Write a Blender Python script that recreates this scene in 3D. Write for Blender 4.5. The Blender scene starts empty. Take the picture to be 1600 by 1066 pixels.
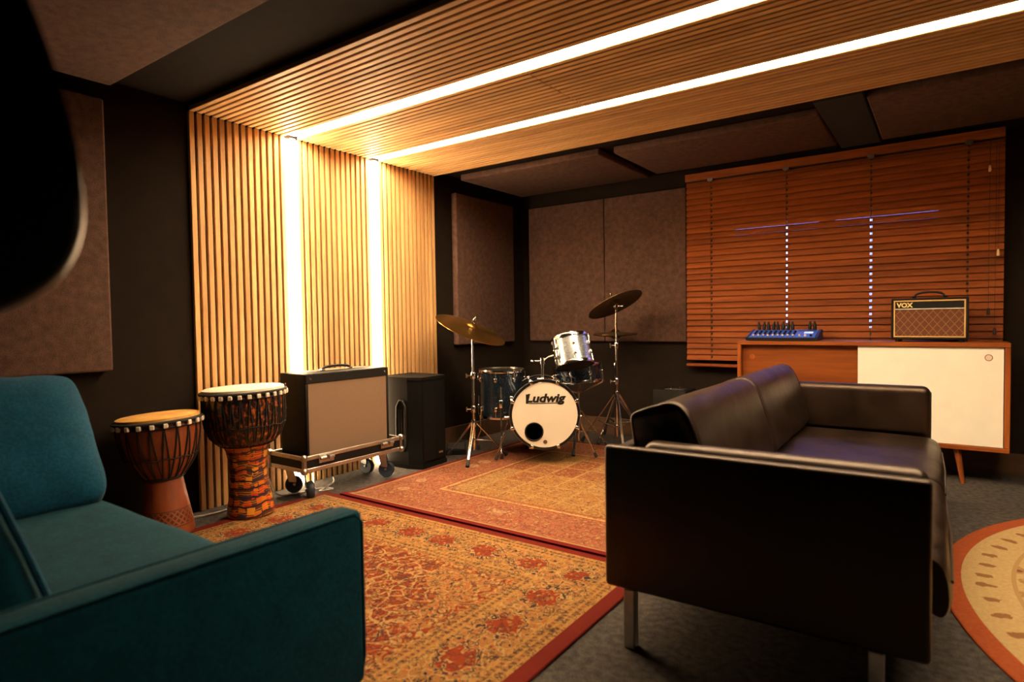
import bpy, bmesh, math, random
from mathutils import Vector, Matrix, Euler, noise as mnoise
random.seed(7)
PI = math.pi
scene = bpy.context.scene
col = scene.collection
R_ = math.radians

# ------------------------------------------------------------------ camera, world, exposure
def look_axes(yaw, pitch, roll):
    cy, sy = math.cos(yaw), math.sin(yaw)
    f = Vector((-sy*math.cos(pitch), cy*math.cos(pitch), math.sin(pitch)))
    r = Vector((cy, sy, 0)); u = r.cross(f)
    c, s = math.cos(roll), math.sin(roll)
    return (c*r + s*u), (-s*r + c*u), f
RIGHT, UP, FWD = look_axes(R_(35.399), R_(-1.964), R_(-0.838))
cam_data = bpy.data.cameras.new('camera')
cam_data.sensor_width = 36.0
cam_data.lens = 955.4/1600*36.0
cam_data.clip_start = 0.02
cam_data.dof.use_dof = True
cam_data.dof.focus_distance = 4.2
cam_data.dof.aperture_fstop = 2.4
cam = bpy.data.objects.new('camera', cam_data)
cam.matrix_world = Matrix(((RIGHT.x, UP.x, -FWD.x, 0), (RIGHT.y, UP.y, -FWD.y, 0), (RIGHT.z, UP.z, -FWD.z, 1.0), (0, 0, 0, 1)))
col.objects.link(cam)
scene.camera = cam

world = bpy.data.worlds.new('dusk_sky'); scene.world = world
world.use_nodes = True
bgn = world.node_tree.nodes['Background']
bgn.inputs['Color'].default_value = (0.22, 0.30, 1.0, 1)
bgn.inputs['Strength'].default_value = 3.4

vs = scene.view_settings
vs.view_transform = 'Standard'; vs.look = 'None'; vs.gamma = 1.0; vs.use_curve_mapping = False
vs.exposure = 1.58
LED_COL = (1.0, 0.73, 0.43)
LED_POWER = 38.0
WALL_LED_POWER = 22.0
try:
    scene.cycles.use_denoising = True
    scene.cycles.max_bounces = 8
    scene.cycles.diffuse_bounces = 5
    scene.cycles.glossy_bounces = 4
    scene.cycles.transmission_bounces = 6
    scene.cycles.sample_clamp_indirect = 6.0
    scene.cycles.caustics_reflective = False
    scene.cycles.caustics_refractive = False
except Exception:
    pass

# daylight portal in the window opening (guides sampling of the sky only)
pl = bpy.data.lights.new('window_daylight', 'AREA'); pl.shape = 'RECTANGLE'; pl.size = 1.40; pl.size_y = 0.86
pl.cycles.is_portal = True
plo = bpy.data.objects.new('window_daylight', pl); plo.location = (-0.70, 4.93, 1.30); plo.rotation_euler = (R_(-90), 0, 0)
col.objects.link(plo)

# ------------------------------------------------------------------ node helpers
class NT:
    def __init__(s, name):
        s.m = bpy.data.materials.new(name); s.m.use_nodes = True
        s.t = s.m.node_tree; s.b = s.t.nodes['Principled BSDF']
    def n(s, ty, **kw):
        nd = s.t.nodes.new(ty)
        for k, v in kw.items(): setattr(nd, k, v)
        return nd
    def put(s, sock, v):
        if isinstance(v, bpy.types.NodeSocket): s.t.links.new(v, sock)
        elif v is not None:
            if hasattr(sock.default_value, '__len__') and not hasattr(v, '__len__'): v = (v, v, v)
            if hasattr(sock.default_value, '__len__') and len(sock.default_value) == 4 and len(v) == 3: v = (*v, 1)
            sock.default_value = v
    def coord(s, kind='Object'): return s.n('ShaderNodeTexCoord').outputs[kind]
    def rand(s): return s.n('ShaderNodeObjectInfo').outputs['Random']
    def sep(s, v):
        nd = s.n('ShaderNodeSeparateXYZ'); s.put(nd.inputs[0], v); return nd.outputs
    def comb(s, x, y, z=0.0):
        nd = s.n('ShaderNodeCombineXYZ')
        for i, q in enumerate((x, y, z)): s.put(nd.inputs[i], q)
        return nd.outputs[0]
    def math(s, op, a, b=None, c=None, clamp=False):
        nd = s.n('ShaderNodeMath', operation=op, use_clamp=clamp)
        for i, q in enumerate((a, b, c)):
            if q is not None: s.put(nd.inputs[i], q)
        return nd.outputs[0]
    def vmath(s, op, a, b=None):
        nd = s.n('ShaderNodeVectorMath', operation=op)
        s.put(nd.inputs[0], a)
        if b is not None: s.put(nd.inputs[1], b)
        return nd.outputs[0]
    def scale(s, v, sc): return s.vmath('MULTIPLY', v, sc)
    def mix(s, f, a, b, mode='MIX'):
        nd = s.n('ShaderNodeMix', data_type='RGBA', blend_type=mode)
        s.put(nd.inputs['Factor'], f); s.put(nd.inputs[6], a); s.put(nd.inputs[7], b)
        return nd.outputs[2]
    def ramp(s, f, stops, interp='LINEAR'):
        nd = s.n('ShaderNodeValToRGB'); cr = nd.color_ramp; cr.interpolation = interp
        while len(cr.elements) < len(stops): cr.elements.new(0.5)
        for e, (p, c) in zip(cr.elements, stops):
            e.position = p
            if not hasattr(c, '__len__'): c = (c, c, c)
            e.color = (*c[:3], 1)
        s.put(nd.inputs[0], f); return nd.outputs['Color']
    def noise(s, v, sc=5, det=3, rough=.5, dist=0):
        nd = s.n('ShaderNodeTexNoise'); s.put(nd.inputs['Vector'], v)
        nd.inputs['Scale'].default_value = sc; nd.inputs['Detail'].default_value = det
        nd.inputs['Roughness'].default_value = rough; nd.inputs['Distortion'].default_value = dist
        return nd.outputs
    def vor(s, v, sc=5, feat='F1', rnd=1.0):
        nd = s.n('ShaderNodeTexVoronoi', feature=feat); s.put(nd.inputs['Vector'], v)
        nd.inputs['Scale'].default_value = sc
        nd.inputs['Randomness'].default_value = rnd
        return nd.outputs
    def wave(s, v, sc=5, dist=0, det=2, axis='X', kind='BANDS'):
        nd = s.n('ShaderNodeTexWave', wave_type=kind); 
        if kind == 'BANDS': nd.bands_direction = axis
        s.put(nd.inputs['Vector'], v); nd.inputs['Scale'].default_value = sc
        nd.inputs['Distortion'].default_value = dist; nd.inputs['Detail'].default_value = det
        return nd.outputs
    def step(s, a, t): return s.math('GREATER_THAN', a, t)
    def band(s, a, lo, hi): return s.math('MULTIPLY', s.math('GREATER_THAN', a, lo), s.math('LESS_THAN', a, hi))
    def bump(s, h, strength=.3, dist=.01):
        nd = s.n('ShaderNodeBump'); s.put(nd.inputs['Height'], h)
        nd.inputs['Strength'].default_value = strength; nd.inputs['Distance'].default_value = dist
        s.t.links.new(nd.outputs[0], s.b.inputs['Normal'])
    def set(s, color=None, rough=None, metal=None, spec=None, coat=None, sheen=None, emis=None, estr=None, trans=None, aniso=None):
        for k, v in (('Base Color', color), ('Roughness', rough), ('Metallic', metal), ('Specular IOR Level', spec), ('Coat Weight', coat), ('Sheen Weight', sheen), ('Emission Color', emis), ('Emission Strength', estr), ('Transmission Weight', trans), ('Anisotropic', aniso)):
            if v is not None: s.put(s.b.inputs[k], v)
        return s.m

M = {}
def plain(key, color, rough=.5, metal=0, var=.15, sc=30, **kw):
    t = NT(key); v = t.coord()
    n = t.noise(v, sc, 3)[0]
    c2 = tuple(max(0, q*(1-var)) for q in color); c3 = tuple(min(1, q*(1+var)) for q in color)
    c = t.ramp(n, [(.3, c2), (.7, c3)])
    M[key] = t.set(color=c, rough=rough, metal=metal, **kw); return M[key]
def wood(key, c1, c2, c3, axis='Z', sc=1.0, rough=.5, coat=0, rings=9.0, rnd=.35):
    t = NT(key); v = t.coord()
    rv = t.rand()
    off = t.comb(t.math('MULTIPLY', rv, 7.1), t.math('MULTIPLY', rv, 3.7), t.math('MULTIPLY', rv, 11.3))
    st = {'X': (.08, 1, 1), 'Y': (1, .08, 1), 'Z': (1, 1, .08)}[axis]
    q = t.vmath('ADD', t.scale(v, tuple(a*sc for a in st)), off)
    n1 = t.noise(q, rings, 4, .55, .6)[0]
    n2 = t.noise(t.scale(q, 1.0), rings*9, 3, .6)[0]
    f = t.math('ADD', t.math('MULTIPLY', n1, .7), t.math('MULTIPLY', n2, .3))
    c = t.ramp(f, [(.32, c1), (.5, c2), (.68, c3)])
    hv = t.n('ShaderNodeHueSaturation'); t.put(hv.inputs['Color'], c)
    t.put(hv.inputs['Value'], t.math('ADD', 1-rnd*.5, t.math('MULTIPLY', rv, rnd)))
    t.bump(f, .15, .002)
    M[key] = t.set(color=hv.outputs[0], rough=rough, coat=coat, spec=.15 if key == 'blind_wood' else .35); return M[key]
def fabric(key, c1, c2, sc=260, rough=.95, sheen=0, bump=.5, big=0):
    t = NT(key); v = t.coord()
    n = t.noise(v, sc, 2)[0]; n2 = t.noise(v, sc*.12, 3)[0]
    f = t.math('ADD', t.math('MULTIPLY', n, .6), t.math('MULTIPLY', n2, .4))
    c = t.ramp(f, [(.35, c1), (.65, c2)])
    t.bump(f, bump, .004)
    M[key] = t.set(color=c, rough=rough, sheen=sheen, spec=.2 if sheen == 0 else .06); return M[key]

plain('wall_paint', (.0155, .0105, .0080), .9, var=.12, sc=12, spec=.08)
plain('ceiling_paint', (.0125, .0082, .0060), .9, var=.12, sc=12, spec=.08)
plain('backing', (.008, .007, .006), .9, sc=60)
wood('oak', (.42, .225, .085), (.57, .33, .135), (.67, .42, .19), 'Z', 1, .55, 0, 22, .3)
wood('oak_x', (.42, .225, .085), (.57, .33, .135), (.67, .42, .19), 'X', 1, .55, 0, 22, .3)
wood('teak', (.14, .032, .006), (.27, .072, .014), (.38, .115, .026), 'X', 1, .35, .3, 8, .12)
wood('teak_z', (.14, .032, .006), (.27, .072, .014), (.38, .115, .026), 'Z', 1, .35, .3, 8, .12)
wood('teak_door', (.085, .018, .0035), (.17, .042, .008), (.25, .070, .014), 'X', 1, .35, .3, 6, .05)
wood('blind_wood', (.13, .030, .006), (.225, .057, .011), (.31, .085, .018), 'X', 1, .6, .0, 14, .30)
wood('skirting_wood', (.05, .026, .013), (.075, .038, .019), (.10, .052, .026), 'X', 1, .6, 0, 10, .1)
fabric('panel_fabric', (.052, .028, .0205), (.118, .065, .049), 240, .95, 0, .5)
fabric('carpet', (.015, .0135, .0125), (.105, .092, .083), 330, 1.0, 0, .9)
fabric('velvet', (.0010, .026, .043), (.0025, .047, .073), 120, .9, .03, .3, 0)
fabric('velvet_pillow', (.003, .036, .072), (.007, .064, .122), 120, .9, .04, .35, 0)
fabric('tolex', (.006, .005, .0045), (.014, .012, .011), 420, .6, 0, .6)
plain('black_plastic', (.006, .0055, .005), .5, sc=80, spec=.22)
plain('black_gloss', (.006, .006, .006), .25, sc=40)
plain('guitar_black', (.004, .004, .004), .38, sc=40, spec=.25)
plain('speaker_black', (.0045, .004, .0037), .6, sc=80, spec=.12)
plain('rubber', (.014, .014, .015), .8, sc=60)
plain('wheel_blue', (.012, .022, .04), .55, sc=60)
plain('chrome', (.72, .70, .68), .14, 1.0, .05)
plain('steel', (.42, .40, .38), .32, 1.0, .1)
plain('aluminium', (.55, .50, .46), .38, 1.0, .12, 90)
plain('gold_trim', (.62, .40, .15), .45, .1, .1)
plain('white_paint', (.80, .78, .70), .42, 0, .025, 10)
plain('white_plastic', (.7, .68, .64), .5)
plain('skin_white', (.66, .58, .48), .6, 0, .08, 14)
plain('drum_head', (.62, .55, .45), .5, 0, .05, 5)
plain('ink_black', (.008, .007, .006), .6, spec=.2)
plain('head_black', (.022, .018, .015), .5, spec=.3)
plain('print_gold', (.85, .66, .26), .4)
plain('cord_dark', (.03, .016, .01), .8)
plain('tassel', (.70, .45, .20), .4)
plain('knob_cream', (.70, .55, .42), .5)
plain('rope_black', (.012, .010, .009), .9)
plain('badge', (.16, .08, .05), .4, .3)
plain('pvc_frame', (.5, .5, .5), .4)

def mk_leather():
    t = NT('leather'); v = t.coord()
    vo = t.vor(v, 260)[0]; n = t.noise(v, 7, 4, .6, .4)[0]
    c = t.ramp(n, [(.3, (.006, .0033, .0023)), (.75, (.018, .010, .0068))])
    r = t.ramp(n, [(.3, .30), (.7, .44)])
    t.bump(t.math('ADD', t.math('MULTIPLY', vo, .25), n), .22, .006)
    t.b.inputs['Specular Tint'].default_value = (1.0, .74, .58, 1)
    M['leather'] = t.set(color=c, rough=r, spec=.5)
mk_leather()
def mk_brass():
    t = NT('brass'); v = t.coord()
    r = t.vmath('LENGTH', v)
    o = t.sep(v); rad = t.math('SQRT', t.math('ADD', t.math('POWER', o[0], 2.0), t.math('POWER', o[1], 2.0)))
    w = t.noise(t.comb(t.math('MULTIPLY', rad, 90.0), 0.0, 0.0), 5, 3)[0]
    c = t.ramp(w, [(.3, (.55, .30, .08)), (.7, (.85, .50, .15))])
    t.bump(w, .25, .002)
    M['brass'] = t.set(color=c, rough=.26, metal=1.0)
    t = NT('brass_dark'); v = t.coord(); o = t.sep(v)
    rad = t.math('SQRT', t.math('ADD', t.math('POWER', o[0], 2.0), t.math('POWER', o[1], 2.0)))
    w = t.noise(t.comb(t.math('MULTIPLY', rad, 90.0), 0.0, 0.0), 5, 3)[0]
    c = t.ramp(w, [(.3, (.13, .085, .035)), (.7, (.21, .135, .055))])
    t.bump(w, .25, .002)
    M['brass_dark'] = t.set(color=c, rough=.38, metal=1.0)
mk_brass()
def mk_sparkle():
    t = NT('sparkle'); v = t.coord()
    vo = t.vor(v, 420)
    c = t.ramp(t.sep(vo[1])[0], [(.0, (.004, .008, .016)), (.7, (.010, .020, .038)), (.98, (.12, .15, .19))])
    M['sparkle'] = t.set(color=c, rough=.22, metal=.65, coat=.8)
    t = NT('sparkle_silver'); v = t.coord(); vo = t.vor(v, 420)
    c = t.ramp(t.sep(vo[1])[0], [(.0, (.22, .26, .32)), (.6, (.36, .42, .48)), (.95, (.75, .78, .80))])
    M['sparkle_silver'] = t.set(color=c, rough=.24, metal=.7, coat=.8)
mk_sparkle()
def mk_emit(key, colr, strength):
    t = NT(key); M[key] = t.set(color=(.9, .8, .7), emis=colr, estr=strength)
mk_emit('led', LED_COL, LED_POWER)
mk_emit('led_wall', LED_COL, WALL_LED_POWER)
mk_emit('screen', (.06, .40, 1.0), .35)
def mk_glass():
    t = NT('window_glass'); M['window_glass'] = t.set(color=(.95, .97, 1), rough=.02, trans=1.0)
    t.b.inputs['IOR'].default_value = 1.05
mk_glass()
def mk_grille():
    t = NT('grille_tan'); v = t.coord(); o = t.sep(v)
    a = t.wave(t.comb(o[1], 0, 0), 110, .6)[1]; b = t.wave(t.comb(o[2], 0, 0), 60, .6)[1]
    f = t.math('MULTIPLY', a, t.math('ADD', t.math('MULTIPLY', b, .5), .5))
    c = t.ramp(f, [(.1, (.15, .085, .05)), (.8, (.33, .21, .135))])
    t.bump(f, .4, .002); M['grille_tan'] = t.set(color=c, rough=.85)
    t = NT('grille_diamond'); v = t.coord(); o = t.sep(v)
    k = 1/.042
    p = t.math('ADD', t.math('MULTIPLY', o[0], k), t.math('MULTIPLY', o[2], k*.78))
    q = t.math('SUBTRACT', t.math('MULTIPLY', o[0], k), t.math('MULTIPLY', o[2], k*.78))
    fp = t.math('ABSOLUTE', t.math('SUBTRACT', t.math('FRACT', p), .5)); fq = t.math('ABSOLUTE', t.math('SUBTRACT', t.math('FRACT', q), .5))
    ln = t.math('MAXIMUM', t.step(fp, .44), t.step(fq, .44))
    n = t.noise(v, 500, 2)[0]
    base = t.ramp(n, [(.35, (.075, .021, .005)), (.65, (.14, .042, .012))])
    c = t.mix(t.math('MULTIPLY', ln, .42), base, (.36, .18, .07))
    M['grille_diamond'] = t.set(color=c, rough=.8)
mk_grille()

# ---- rugs -------------------------------------------------------------
def rug_coords(t):
    v = t.coord(); o = t.sep(v)
    ax = t.math('ABSOLUTE', o[0]); ay = t.math('ABSOLUTE', o[1])
    return v, o, ax, ay
GOLD = (.34, .185, .052); CREAM = (.46, .30, .12); RED = (.25, .038, .010); DRED = (.17, .018, .010); NAVY = (.022, .020, .030); RUST = (.42, .13, .04)
def mk_rug_front(hx, hy):
    t = NT('rug_medallion'); v, o, ax, ay = rug_coords(t)
    d = t.math('MINIMUM', t.math('SUBTRACT', hx, ax), t.math('SUBTRACT', hy, ay))
    av = t.comb(ax, ay, 0.0)
    wob = t.noise(av, 9, 2)[1]
    wv = t.vmath('ADD', av, t.scale(t.vmath('SUBTRACT', wob, (.5, .5, .5)), (.07, .07, .07)))
    v1 = t.vor(wv, 13)[0]; v2 = t.vor(wv, 34)[0]; v3 = t.vor(wv, 24, 'DISTANCE_TO_EDGE')[0]; v4 = t.vor(wv, 11, 'DISTANCE_TO_EDGE')[0]
    curl = t.math('FRACT', t.math('MULTIPLY', v1, 5.0))
    fine = t.noise(av, 60, 3, .6)[0]
    nb = t.noise(wv, 5, 3)[0]
    # central field, rust red with gold buds and vines
    field = t.mix(t.math('MULTIPLY', t.math('LESS_THAN', v2, .32), 1.0), RED, CREAM)
    field = t.mix(t.step(nb, .61), field, t.mix(t.math('LESS_THAN', v2, .36), GOLD, RED))
    field = t.mix(t.math('LESS_THAN', v3, .045), field, GOLD)
    field = t.mix(t.math('MULTIPLY', t.band(curl, .42, .56), t.step(fine, .47)), field, NAVY)
    field = t.mix(t.math('LESS_THAN', v4, .035), field, CREAM)
    # spandrel zone outside the medallion, pale gold
    rad = t.math('ADD', t.math('POWER', t.math('DIVIDE', ax, hx*.66), 1.7), t.math('POWER', t.math('DIVIDE', ay, hy*.80), 1.7))
    radn = t.math('ADD', rad, t.math('MULTIPLY', t.math('SUBTRACT', t.math('SINE', t.math('MULTIPLY', t.math('ARCTAN2', ay, ax), 22.0)), 0.0), .06))
    span = t.mix(t.math('LESS_THAN', v2, .27), GOLD, RED)
    span = t.mix(t.band(curl, .40, .62), span, CREAM)
    span = t.mix(t.math('MULTIPLY', t.band(curl, .70, .86), t.step(fine, .50)), span, NAVY)
    span = t.mix(t.math('LESS_THAN', v3, .035), span, RUST)
    c = t.mix(t.step(radn, 1.0), field, span)
    # cartouches along the main border
    s_along = t.mix(t.math('LESS_THAN', t.math('SUBTRACT', hx, ax), t.math('SUBTRACT', hy, ay)), ax, ay)
    sa = t.math('SUBTRACT', t.math('FRACT', t.math('MULTIPLY', t.math('ADD', s_along, .02), 4.2)), .5)
    dd = t.math('DIVIDE', t.math('SUBTRACT', d, .235), .085)
    el = t.math('ADD', t.math('POWER', t.math('MULTIPLY', sa, 2.6), 2.0), t.math('POWER', dd, 2.0))
    el = t.math('ADD', el, t.math('ADD', t.math('MULTIPLY', t.math('SUBTRACT', v2, .3), 1.0), t.math('MULTIPLY', t.math('SUBTRACT', t.noise(av, 26, 2)[0], .5), 1.3)))
    bor = t.mix(t.math('LESS_THAN', v2, .27), GOLD, NAVY)
    bor = t.mix(t.math('MULTIPLY', t.band(curl, .1, .3), t.step(fine, .45)), bor, RUST)
    bor = t.mix(t.math('LESS_THAN', v3, .05), bor, CREAM)
    bor = t.mix(t.math('LESS_THAN', el, 1.0), bor, NAVY)
    bor = t.mix(t.math('LESS_THAN', el, .86), bor, CREAM)
    bor = t.mix(t.math('LESS_THAN', el, .70), bor, t.mix(t.math('LESS_THAN', v2, .28), RED, GOLD))
    c = t.mix(t.band(d, .135, .335), c, bor)
    # guard stripes
    dash = t.step(t.math('ADD', t.math('FRACT', t.math('MULTIPLY', s_along, 46.0)), t.math('MULTIPLY', t.math('SUBTRACT', fine, .5), 1.6)), .62)
    guard = t.mix(dash, GOLD, (.16, .07, .03))
    for lo, hi in ((.075, .09), (.102, .117), (.352, .366), (.380, .395)):
        c = t.mix(t.band(d, lo, hi), c, guard)
    for lo, hi in ((.06, .075), (.09, .102), (.117, .135), (.335, .352), (.366, .380)):
        c = t.mix(t.band(d, lo, hi), c, (.42, .24, .075))
    inner = t.mix(t.math('LESS_THAN', v2, .36), t.mix(t.step(curl, .5), GOLD, RED), CREAM)
    c = t.mix(t.band(d, .41, .455), c, inner)
    c = t.mix(t.math('LESS_THAN', d, .058), c, (.16, .013, .007))
    m1 = t.vor(t.vmath('ADD', wv, (3.3, 1.7, 0.0)), 58)[0]; m2 = t.vor(t.vmath('ADD', wv, (7.1, 2.9, 0.0)), 40, 'DISTANCE_TO_EDGE')[0]; m3 = t.noise(av, 30, 3, .65, 1.2)[0]
    inn = t.step(d, .06)
    c = t.mix(t.math('MULTIPLY', t.math('MULTIPLY', t.band(m3, .56, .60), inn), .8), c, (.05, .022, .020))
    c = t.mix(t.math('MULTIPLY', t.math('MULTIPLY', t.math('LESS_THAN', m1, .20), inn), .35), c, CREAM)
    c = t.mix(t.math('MULTIPLY', t.math('MULTIPLY', t.math('MULTIPLY', t.math('LESS_THAN', m2, .05), t.step(m3, .52)), inn), .75), c, (.05, .022, .020))
    c = t.mix(t.math('MULTIPLY', t.math('MULTIPLY', t.band(m3, .38, .42), inn), .6), c, (.30, .06, .015))
    c = t.mix(t.math('MULTIPLY', fine, .35), c, t.mix(1.0, c, (.35, .26, .2), 'MULTIPLY'))
    t.bump(t.noise(v, 420, 2)[0], .6, .003)
    c = t.mix(1.0, c, (.78, .74, .70), 'MULTIPLY')
    M['rug_medallion'] = t.set(color=c, rough=.95, spec=.15)
def mk_rug_drum(hx, hy):
    t = NT('rug_patchwork'); v, o, ax, ay = rug_coords(t)
    d = t.math('MINIMUM', t.math('SUBTRACT', hx, ax), t.math('SUBTRACT', hy, ay))
    av = t.comb(ax, ay, 0.0)
    wob = t.noise(av, 11, 2)[1]
    wv = t.vmath('ADD', av, t.scale(t.vmath('SUBTRACT', wob, (.5, .5, .5)), (.06, .06, .06)))
    v2 = t.vor(wv, 36)[0]; v3 = t.vor(wv, 26, 'DISTANCE_TO_EDGE')[0]; v1 = t.vor(wv, 12)[0]
    fine = t.noise(av, 70, 3, .6)[0]
    curl = t.math('FRACT', t.math('MULTIPLY', v1, 6.0))
    PINK = (.36, .15, .08)
    bor = t.mix(t.math('LESS_THAN', v2, .30), PINK, CREAM)
    bor = t.mix(t.math('LESS_THAN', v3, .06), bor, (.34, .09, .045))
    bor = t.mix(t.math('MULTIPLY', t.band(curl, .45, .62), t.step(fine, .50)), bor, (.20, .06, .04))
    bigv = t.vor(t.comb(ax, ay, 0.0), 4.2, 'F1', .35)[0]
    bor = t.mix(t.math('LESS_THAN', bigv, .20), bor, (.48, .30, .16))
    # field of squares in gold, cream and brick
    sx = t.math('MULTIPLY', t.math('ADD', o[0], 5.0), 5.4); sy = t.math('MULTIPLY', t.math('ADD', o[1], 5.0), 4.4)
    cell = t.comb(t.math('FLOOR', sx), t.math('FLOOR', sy), 0.0)
    wn = t.n('ShaderNodeTexWhiteNoise', noise_dimensions='2D'); t.put(wn.inputs['Vector'], cell)
    base = t.ramp(wn.outputs['Value'], [(0, (.40, .22, .065)), (.3, (.33, .14, .05)), (.5, (.42, .26, .10)), (.72, (.28, .09, .035)), (.82, (.40, .22, .07))], 'CONSTANT')
    fld = t.mix(t.math('LESS_THAN', v2, .30), base, CREAM)
    fld = t.mix(t.math('MULTIPLY', t.band(curl, .42, .60), t.step(fine, .46)), fld, (.16, .05, .03))
    fx = t.math('ABSOLUTE', t.math('SUBTRACT', t.math('FRACT', sx), .5)); fy = t.math('ABSOLUTE', t.math('SUBTRACT', t.math('FRACT', sy), .5))
    fld = t.mix(t.math('MAXIMUM', t.step(fx, .45), t.step(fy, .46)), fld, (.44, .27, .10))
    c = t.mix(t.step(d, .40), bor, fld)
    for lo, hi, cc in ((.40, .415, (.58, .40, .17)), (.43, .445, (.30, .08, .04)), (.385, .40, (.33, .08, .04)), (.035, .05, CREAM)):
        c = t.mix(t.band(d, lo, hi), c, cc)
    c = t.mix(t.math('LESS_THAN', d, .035), c, (.19, .009, .007))
    m1 = t.vor(t.vmath('ADD', wv, (3.3, 1.7, 0.0)), 58)[0]; m2 = t.vor(t.vmath('ADD', wv, (7.1, 2.9, 0.0)), 40, 'DISTANCE_TO_EDGE')[0]; m3 = t.noise(av, 30, 3, .65, 1.2)[0]
    inn = t.step(d, .06)
    c = t.mix(t.math('MULTIPLY', t.math('MULTIPLY', t.band(m3, .56, .60), inn), .8), c, (.17, .045, .025))
    c = t.mix(t.math('MULTIPLY', t.math('MULTIPLY', t.math('LESS_THAN', m1, .20), inn), .35), c, CREAM)
    c = t.mix(t.math('MULTIPLY', t.math('MULTIPLY', t.math('MULTIPLY', t.math('LESS_THAN', m2, .05), t.step(m3, .52)), inn), .75), c, (.17, .045, .025))
    c = t.mix(t.math('MULTIPLY', t.math('MULTIPLY', t.band(m3, .38, .42), inn), .6), c, (.40, .14, .06))
    c = t.mix(t.math('MULTIPLY', fine, .3), c, t.mix(1.0, c, (.35, .26, .2), 'MULTIPLY'))
    t.bump(t.noise(v, 420, 2)[0], .6, .003)
    c = t.mix(1.0, c, (.66, .64, .62), 'MULTIPLY')
    M['rug_patchwork'] = t.set(color=c, rough=.95, spec=.15)
def mk_rug_round(a, b):
    t = NT('rug_oval'); v = t.coord(); o = t.sep(v)
    x = t.math('DIVIDE', o[0], a); y = t.math('DIVIDE', o[1], b)
    r = t.math('SQRT', t.math('ADD', t.math('POWER', x, 2.0), t.math('POWER', y, 2.0)))
    ang = t.math('ARCTAN2', y, x)
    fine = t.noise(v, 80, 3, .6)[0]
    wv = t.vmath('ADD', v, t.scale(t.vmath('SUBTRACT', t.noise(v, 7, 2)[1], (.5, .5, .5)), (.12, .12, .12)))
    v2 = t.vor(wv, 9)[0]; v3 = t.vor(wv, 7, 'DISTANCE_TO_EDGE')[0]
    base = t.ramp(fine, [(.3, (.40, .265, .12)), (.7, (.50, .345, .165))])
    inner = t.mix(t.math('MULTIPLY', t.math('LESS_THAN', v2, .30), t.step(fine, .42)), base, (.30, .17, .065))
    inner = t.mix(t.math('LESS_THAN', v2, .10), inner, (.20, .05, .03))
    # ring of sprigs in the outer cream band
    sa = t.math('SUBTRACT', t.math('FRACT', t.math('MULTIPLY', ang, 9.5)), .5)
    rr = t.math('DIVIDE', t.math('SUBTRACT', r, .885), .024)
    el = t.math('ADD', t.math('POWER', t.math('MULTIPLY', sa, 6.5), 2.0), t.math('POWER', rr, 2.0))
    el = t.math('ADD', el, t.math('MULTIPLY', t.math('SUBTRACT', t.noise(v, 40, 2)[0], .5), 3.0))
    sprig = t.mix(t.math('LESS_THAN', el, 1.0), base, (.24, .11, .04))
    c = t.mix(t.step(r, .82), inner, sprig)
    c = t.mix(t.band(r, .808, .82), c, (.36, .22, .09))
    c = t.mix(t.step(r, .945), c, t.ramp(fine, [(.3, (.30, .060, .018)), (.7, (.38, .085, .026))]))
    t.bump(t.noise(v, 420, 2)[0], .6, .003)
    c = t.mix(1.0, c, (.82, .82, .82), 'MULTIPLY')
    M['rug_oval'] = t.set(color=c, rough=.95, spec=.15)
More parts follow.
